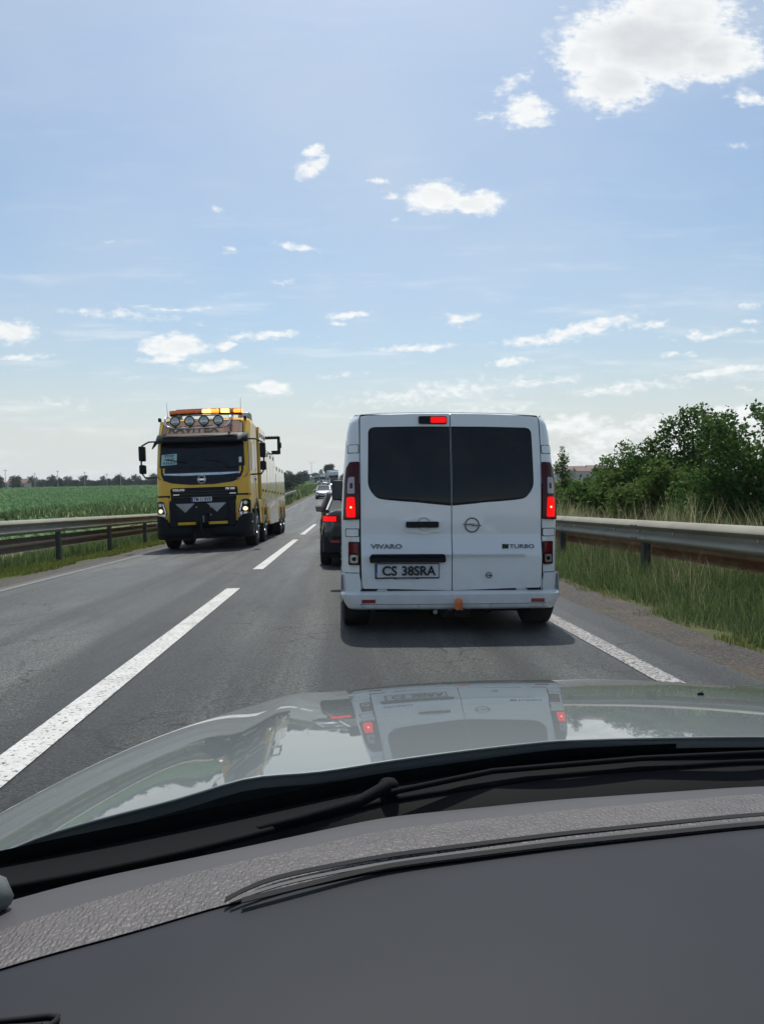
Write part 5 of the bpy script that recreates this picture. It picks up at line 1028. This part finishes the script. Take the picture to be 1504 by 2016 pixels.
lorry(on_road(372, -3.2, 180), 'truck_green', 'truck_green', 'green lorry between two white lorries far down the road', 3.4, 3.8)
lorry(on_road(470, -3.2, 180), 'white_paint', 'trailer_white', 'farthest white lorry at the left end of the distant queue', 3.4, 3.7)
G2 = 'small cars in the distant traffic jam'
car('delivery_van', on_road(160, -3.3), 'white_paint', 'white delivery van in front of the nearest distant lorry', 5.2, .95, 2.2, 'van', G2, 'off', 'van')
for y, p_, lb in [(232, 'white_paint', 'white car directly in front of the second white lorry'), (262, 'silver_paint', 'silver car squeezed between the distant lorries'), (345, 'white_paint', 'tiny white car in front of the green lorry'), (425, 'silver_paint', 'tiny silver car in front of the farthest white lorry'), (560, 'silver_paint', 'farthest tiny car of the distant queue')]:
    car('distant_car', on_road(y), p_, lb, 4.4, .89, 1.5, 'hatch', G2, 'head')

# ================================================================== own car (frame: road under the camera; camera is 1.12 m above its origin)
mat('hood_paint', (.14, .16, .16), rough=.5, metal=.3, coat=1, coatr=.02, var=.02, vscale=4)
mat('cowl_black', (.006, .007, .008), rough=.8, spec=.1, bump=.05, bscale=120); mat('deep_black', (.004, .004, .004), rough=.9)
ground_mat('dash_smooth', [((.017, .02, .026), (.012, .014, .018), 3), ((.16, .17, .19), 300, .76, .79, .6)], rough=.62, bump=.02, bscale=600, spec=.25); mat('dash_edge', (.048, .044, .047), rough=.55, var=.08, vscale=12)
mat('trim_grey', (.12, .135, .13), rough=.45)
def leather():
    m, n, l, p, t, out = ground_mat('dash_leather', [((.088, .077, .075), (.07, .063, .064), 20)], rough=.55, bump=0, bscale=200, spec=.5)
    mp = n.new('ShaderNodeMapping'); mp.inputs['Scale'].default_value = (1., .55, 1); l(t.outputs['Object'], mp.inputs[0])
    v = n.new('ShaderNodeTexVoronoi'); v.inputs['Scale'].default_value = 480; v.feature = 'SMOOTH_F1'; l(mp.outputs[0], v.inputs['Vector'])
    nz = n.new('ShaderNodeTexNoise'); nz.inputs['Scale'].default_value = 60; nz.inputs['Detail'].default_value = 3; l(mp.outputs[0], nz.inputs['Vector'])
    a = n.new('ShaderNodeMath'); a.operation = 'ADD'; l(v.outputs['Distance'], a.inputs[0]); l(nz.outputs['Fac'], a.inputs[1])
    b = n.new('ShaderNodeBump'); b.inputs['Strength'].default_value = 1; b.inputs['Distance'].default_value = .0016; b.invert = True; l(a.outputs[0], b.inputs['Height']); l(b.outputs[0], p.inputs['Normal'])
leather()
clear_glass('windshield_glass', (.99, .995, .993), .1)
_m = road_frame(0, 0); _m.translation = Vector((0, 0, CAMZ)) - 1.12 * (_m.to_3x3() @ Vector((0, 0, 1)))
OW = empty('own_car', M=_m); tag(OW, 'grey car the photo is taken from, its bonnet and dashboard in front', 'car')
CH = 1.12
def cat_i(xs, ps):   # smooth interpolation
    return lambda x: float(np.interp(x, xs, ps))
def curve(tab, n=61, x0=None, x1=None):
    """tab: (a, v, zrel): bearing a and drop ratio v seen from the driver, zrel height below eye; returns n points (x, y, z)"""
    P = [(-z * a / v, -z / v * 1.0, CH + z) for a, v, z in tab]; P = np.array(P)
    t = np.concatenate([[0], np.cumsum(np.linalg.norm(np.diff(P, axis=0), axis=1))]); tt = np.linspace(0, t[-1], n)
    from numpy import interp
    out = np.stack([interp(tt, t, P[:, k]) for k in range(3)], 1)
    for _ in range(6): out[1:-1] = .25 * out[:-2] + .5 * out[1:-1] + .25 * out[2:]
    return [tuple(p) for p in out]
# --- bonnet: height field in (x across from the car centre line, y forward)
CX = .38
def hood_rear(x):   # y of the rear edge of the bonnet
    return float(np.interp(x, [-.75, -.5, -.27, -.12, .04, .227, .44, .7, .95, 1.2], [.50, .58, .705, .72, .765, .805, .80, .78, .74, .66]))
def hood_front(x):
    q = min(1, abs(x - CX) / .84); return .94 + .86 * math.sqrt(max(0, 1 - q ** 2.6))
def hood_z(x, y):
    d = abs(x - CX); u = y - .66
    z = CH - .238 - .09 * u - .055 * u * u
    z -= .045 * (d / .62) ** 2.3 + .03 * max(0, (d - .5) / .3) ** 2
    z += .008 * math.exp(-((d - .47) / .05) ** 2)          # soft crease line along each side
    f = hood_front(x); z -= .12 * float(sstep(f - .30, f + .06, y)) ** 2 * .9
    return z
NX, NY = 90, 60; rows = []
for j in range(NY + 1):
    r = []
    for i in range(NX + 1):
        x = CX - .82 + 1.64 * i / NX; yr = max(hood_rear(x), .35); yf = hood_front(x) + .02; y = yr + (yf - yr) * (j / NY); r.append((x, y, hood_z(x, y)))
    rows.append(r)
hood = mk('bonnet', MB().grid(rows, .012, (0, 0, -1)), 'hood_paint', OW, angle=60)
mk('rear_lip', MB().tube([(x, y - .001, z - .001) for x, y, z in rows[0]], .0017, 8), 'hood_paint', hood, angle=70)
# rolled front and flanks below the bonnet
fr = []
for i in range(NX + 1):
    x, y, z = rows[-1][i]; n_ = Vector((x - CX, (y - .9) * 1.2, 0)).normalized(); fr.append([(x, y, z), (x + n_.x * .05, y + n_.y * .05, z - .04), (x + n_.x * .08, y + n_.y * .08, z - .12), (x + n_.x * .08, y + n_.y * .08, z - .5)])
mk('front_end', MB().grid(fr), 'hood_paint', OW, angle=60)
# --- from the bonnet edge inward: rubber strip, cowl, black gap, dash top
E = {
 'strip0': [(-.447, .446, -.276), (-.31, .42, -.27), (-.181, .397, -.268), (.054, .354, -.264), (.286, .327, -.26), (.555, .32, -.258), (.8, .33, -.26)],
 'strip1': [(-.447, .455, -.288), (-.31, .435, -.284), (-.181, .412, -.282), (.054, .366, -.276), (.286, .337, -.272), (.555, .328, -.27), (.8, .338, -.27)],
 'cowl1': [(-.447, .50, -.286), (-.31, .478, -.284), (-.181, .452, -.283), (.054, .395, -.28), (.286, .365, -.276), (.555, .352, -.274), (.8, .36, -.274)],
 'gap': [(-.447, .545, -.32), (-.31, .52, -.315), (-.181, .495, -.31), (.054, .44, -.30), (.286, .42, -.3), (.555, .405, -.3), (.8, .405, -.3)],
 'd0': [(-.447, .515, -.262), (-.38, .497, -.26), (-.31, .481, -.258), (-.181, .458, -.256), (.054, .413, -.253), (.286, .395, -.25), (.555, .383, -.25), (.8, .385, -.25)],
 'd1': [(-.447, .55, -.256), (-.38, .528, -.254), (-.31, .51, -.252), (-.181, .476, -.25), (.054, .43, -.248), (.286, .41, -.246), (.555, .393, -.246), (.8, .394, -.246)],
 'd2': [(-.447, .599, -.252), (-.38, .58, -.25), (-.28, .557, -.249), (-.154, .522, -.2465), (.054, .482, -.244), (.286, .459, -.243), (.555, .438, -.242), (.8, .43, -.242)],
}
for k_ in E:     # carry every edge on to the left
    (a0, v0, z0), (a1, v1, z1) = E[k_][0], E[k_][1]; q_ = (v0 - v1) / (a0 - a1); E[k_].insert(0, (-.62, v0 + q_ * (-.62 - a0), z0))
    E[k_].append((1.0, E[k_][-1][1], E[k_][-1][2]))
C_ = {k: curve(v, 91) for k, v in E.items()}
mk('rubber_strip', MB().grid([C_['strip0'], C_['strip1']], .01, (0, 0, -1)), 'cowl_black', OW, angle=60)
mk('cowl', MB().grid([C_['strip1'], C_['cowl1']], .004, (0, 0, -1)), 'cowl_black', OW, angle=60)
mk('scuttle', MB().grid([C_['cowl1'], C_['gap'], [(x, y - .02, z - .05) for x, y, z in C_['gap']]]), 'deep_black', OW, angle=60)
# rail-like hump on the cowl (wiper well edge)
mk('cowl_rim', MB().tube([(x, y + .003, z + .001) for x, y, z in C_['cowl1']], .0035, 8), 'cowl_black', OW, angle=70)
# leather dash top: several rows between d0, d1 and d2
def lerp_rows(a, b, n, bulge=0.):
    return [[tuple(np.array(p) * (1 - t) + np.array(q) * t + np.array((0, 0, bulge * 4 * t * (1 - t)))) for p, q in zip(a, b)] for t in np.linspace(0, 1, n)]
mk('dash_edge', MB().grid([[(x, y + .012, z - .05) for x, y, z in C_['d0']], [(x, y + .006, z - .004) for x, y, z in C_['d0']]] + lerp_rows(C_['d0'], C_['d1'], 4, .001)), 'dash_edge', OW, angle=60)
dash = mk('dash_top', MB().grid(lerp_rows(C_['d1'], C_['d2'], 6, .001) ), 'dash_leather', OW, angle=60)
# smooth panel over the instruments, convex, running under the camera
n_ = len(C_['d2']); prow = []
for t in np.linspace(0, 1, 14):
    prow.append([(x * (1 + .25 * t), y * (1 - t) + (.08) * t, z - .0015 + .012 * math.sin(math.pi * t) - .05 * t * t) for x, y, z in [(p[0], p[1] + .002, p[2]) for p in C_['d2']]])
panel = mk('dash_panel', MB().grid(prow, .01, (0, 0, -1)), 'dash_smooth', OW, angle=60)
# groove on the right part: its shade as flat black strips, lip highlight painted
def on_curve(a0, a1, va, za, n=50, corner=None):
    pts = []
    for i in range(n + 1):
        a = a0 + (a1 - a0) * i / n; v = float(np.interp(a, [q[0] for q in va], [q[1] for q in va])); pts.append((-za * a / v, -za / v, CH + za))
    P = np.array(pts)
    for _ in range(4): P[1:-1] = .25 * P[:-2] + .5 * P[1:-1] + .25 * P[2:]
    return [tuple(p) for p in P]
g1 = [(-.154, .520), (-.135, .505), (-.1, .492), (.054, .466), (.286, .443), (.555, .423), (1.0, .415)]
g2 = [(-.14, .521), (-.115, .509), (-.08, .499), (.054, .476), (.286, .452), (.555, .432), (1.0, .424)]
def band(name, pts, w, lift, m_): mk(name, MB().grid([[(x, y + w / 2, z + lift) for x, y, z in pts], [(x, y - w / 2, z + lift) for x, y, z in pts]], .0006, (0, 0, -1)), m_, dash, angle=70)
band('groove', on_curve(-.152, .95, g1, -.2432), .006, .0013, 'deep_black')
band('lip_highlight', on_curve(-.145, .95, g2, -.2432), .004, .0014, 'dash_edge')
band('slot', on_curve(-.13, .95, [(-.13, .521), (.054, .4805), (.286, .457), (.555, .4365), (.8, .428)], -.2428), .0065, .0018, 'deep_black')
# lower left vent frame: dark rims round a slot
PV = np.array([p for r in prow for p in r]); PA = PV[:, 0] / PV[:, 1]; PQ = (CH - PV[:, 2]) / PV[:, 1]
def panel_pt(a, v):
    d = (PA - a) ** 2 + (PQ - v) ** 2; k = np.argsort(d)[:4]; w = 1 / (d[k] + 1e-6); zr = CH - float((PV[k, 2] * w).sum() / w.sum()) - .0012
    return (zr * a / v, zr / v, CH - zr)
for vf in ([(-.62, .676), (-.52, .668), (-.447, .6655), (-.41, .663), (-.378, .6605), (-.366, .662), (-.368, .667), (-.382, .678), (-.40, .69)], [(-.62, .683), (-.52, .6765), (-.447, .674), (-.41, .6735), (-.388, .673), (-.392, .678), (-.41, .69)]):
    mk('vent_rim', MB().tube([panel_pt(a, v) for a, v in vf], .0015, 6), 'deep_black', panel, angle=70)
# grey trim piece at the far left
mk('pillar_trim', MB().tube([(-.245 * .52 / .49, .245 / .49, CH - .245), (-.25 * .44 / .505, .25 / .505, CH - .25), (-.253 * .423 / .508, .253 / .508, CH - .253)], [.02, .012, .003], 14), 'trim_grey', OW, angle=70)
# wiper: pivot cap, arm and blade
wp = empty('wiper'); wp.parent = OW
def cp(a, v, z): return (-z * a / v, -z / v, CH + z)
mk('pivot_cap', MB().lathe([(-.012, .009), (-.002, .0095), (.001, .007), (.002, .003)], cp(.062, .365, -.262), 'z', 18), 'cowl_black', wp, angle=60)
mk('wiper_arm', MB().tube([cp(.06, .372, -.262), cp(.02, .393, -.265), cp(-.05, .412, -.268), cp(-.13, .43, -.29)], [.006, .005, .004, .003], 8), 'cowl_black', wp, angle=60)
mk('wiper_blade', MB().tube([cp(.05, .383, -.268), cp(.2, .355, -.265), cp(.4, .342, -.263), cp(.6, .337, -.262), cp(.8, .342, -.262)], [.003, .003, .003, .003, .003], 8), 'cowl_black', wp, angle=60)
# bug on the bonnet
bx, by = .56, 1.16
bg_ = MB().lathe([(-.004, .002), (0, .003), (.005, .002)], (bx, by, hood_z(bx, by) + .002), 'x', 8).tube([(bx, by, hood_z(bx, by) + .002), (bx + .005, by + .003, hood_z(bx, by) + .005)], .001, 4)
tag(mk('fly', bg_, 'deep_black', None), 'tiny dark insect sitting on the right part of the grey bonnet', 'insect').matrix_world = OW.matrix_world
# windscreen in front of the camera, roof and pillars around it
ws_ = []
for t in np.linspace(0, 1, 12):
    ws_.append([(x, y * 1. + .035 - (.84) * t * (1 - .12 * t), CH - .285 + .62 * t * (1 - .02 * t) - .0 + (.0) * x) for x, y, z in C_['cowl1'][::5]])
mk('windscreen', MB().grid(ws_), 'windshield_glass', OW, angle=80)
mk('roof', MB().loft([[(CX - .62, -.22 - .6 * k, CH + .35), (CX + .62, -.22 - .6 * k, CH + .35), (CX + .6, -.22 - .6 * k, CH + .39), (CX - .6, -.22 - .6 * k, CH + .39)] for k in (0, 1, 2)]), 'hood_paint', OW)
for s in (-1, 1): mk('windscreen_pillar', MB().tube([(CX + s * .78, .4, CH - .27), (CX + s * .62, -.25, CH + .36)], .035, 8), 'hood_paint', OW)
mk('cabin', MB().box(CX - .75, CX + .75, -1.6, .3, .25, .45).box(CX - .78, CX - .7, -1.5, .35, .3, .85).box(CX + .7, CX + .78, -1.5, .35, .3, .85), 'dash_smooth', OW)
mk('body_lower', MB().box(CX - .84, CX + .84, -1.6, 1.4, .2, .5), 'hood_paint', OW, bevel=.05)
for s in (-1, 1):
    for y in (.95, -1.6): wheel(OW, CX + s * .74, y, .31, .31, .2, s)

# ================================================================== thin summer haze
hz = bpy.data.materials.new('haze'); hz.use_nodes = True; n = hz.node_tree.nodes; n.remove(n['Principled BSDF'])
pv = n.new('ShaderNodeVolumePrincipled'); pv.inputs['Color'].default_value = (.86, .92, 1, 1); pv.inputs['Density'].default_value = .00014; pv.inputs['Anisotropy'].default_value = .3
hz.node_tree.links.new(pv.outputs[0], n['Material Output'].inputs['Volume']); MATS['haze'] = hz
tag(mk('haze', MB().box(-3300, 3300, -150, 3700, -2, 14), 'haze'), 'thin pale haze lying over the fields and the distant road', 'haze', kind='stuff')
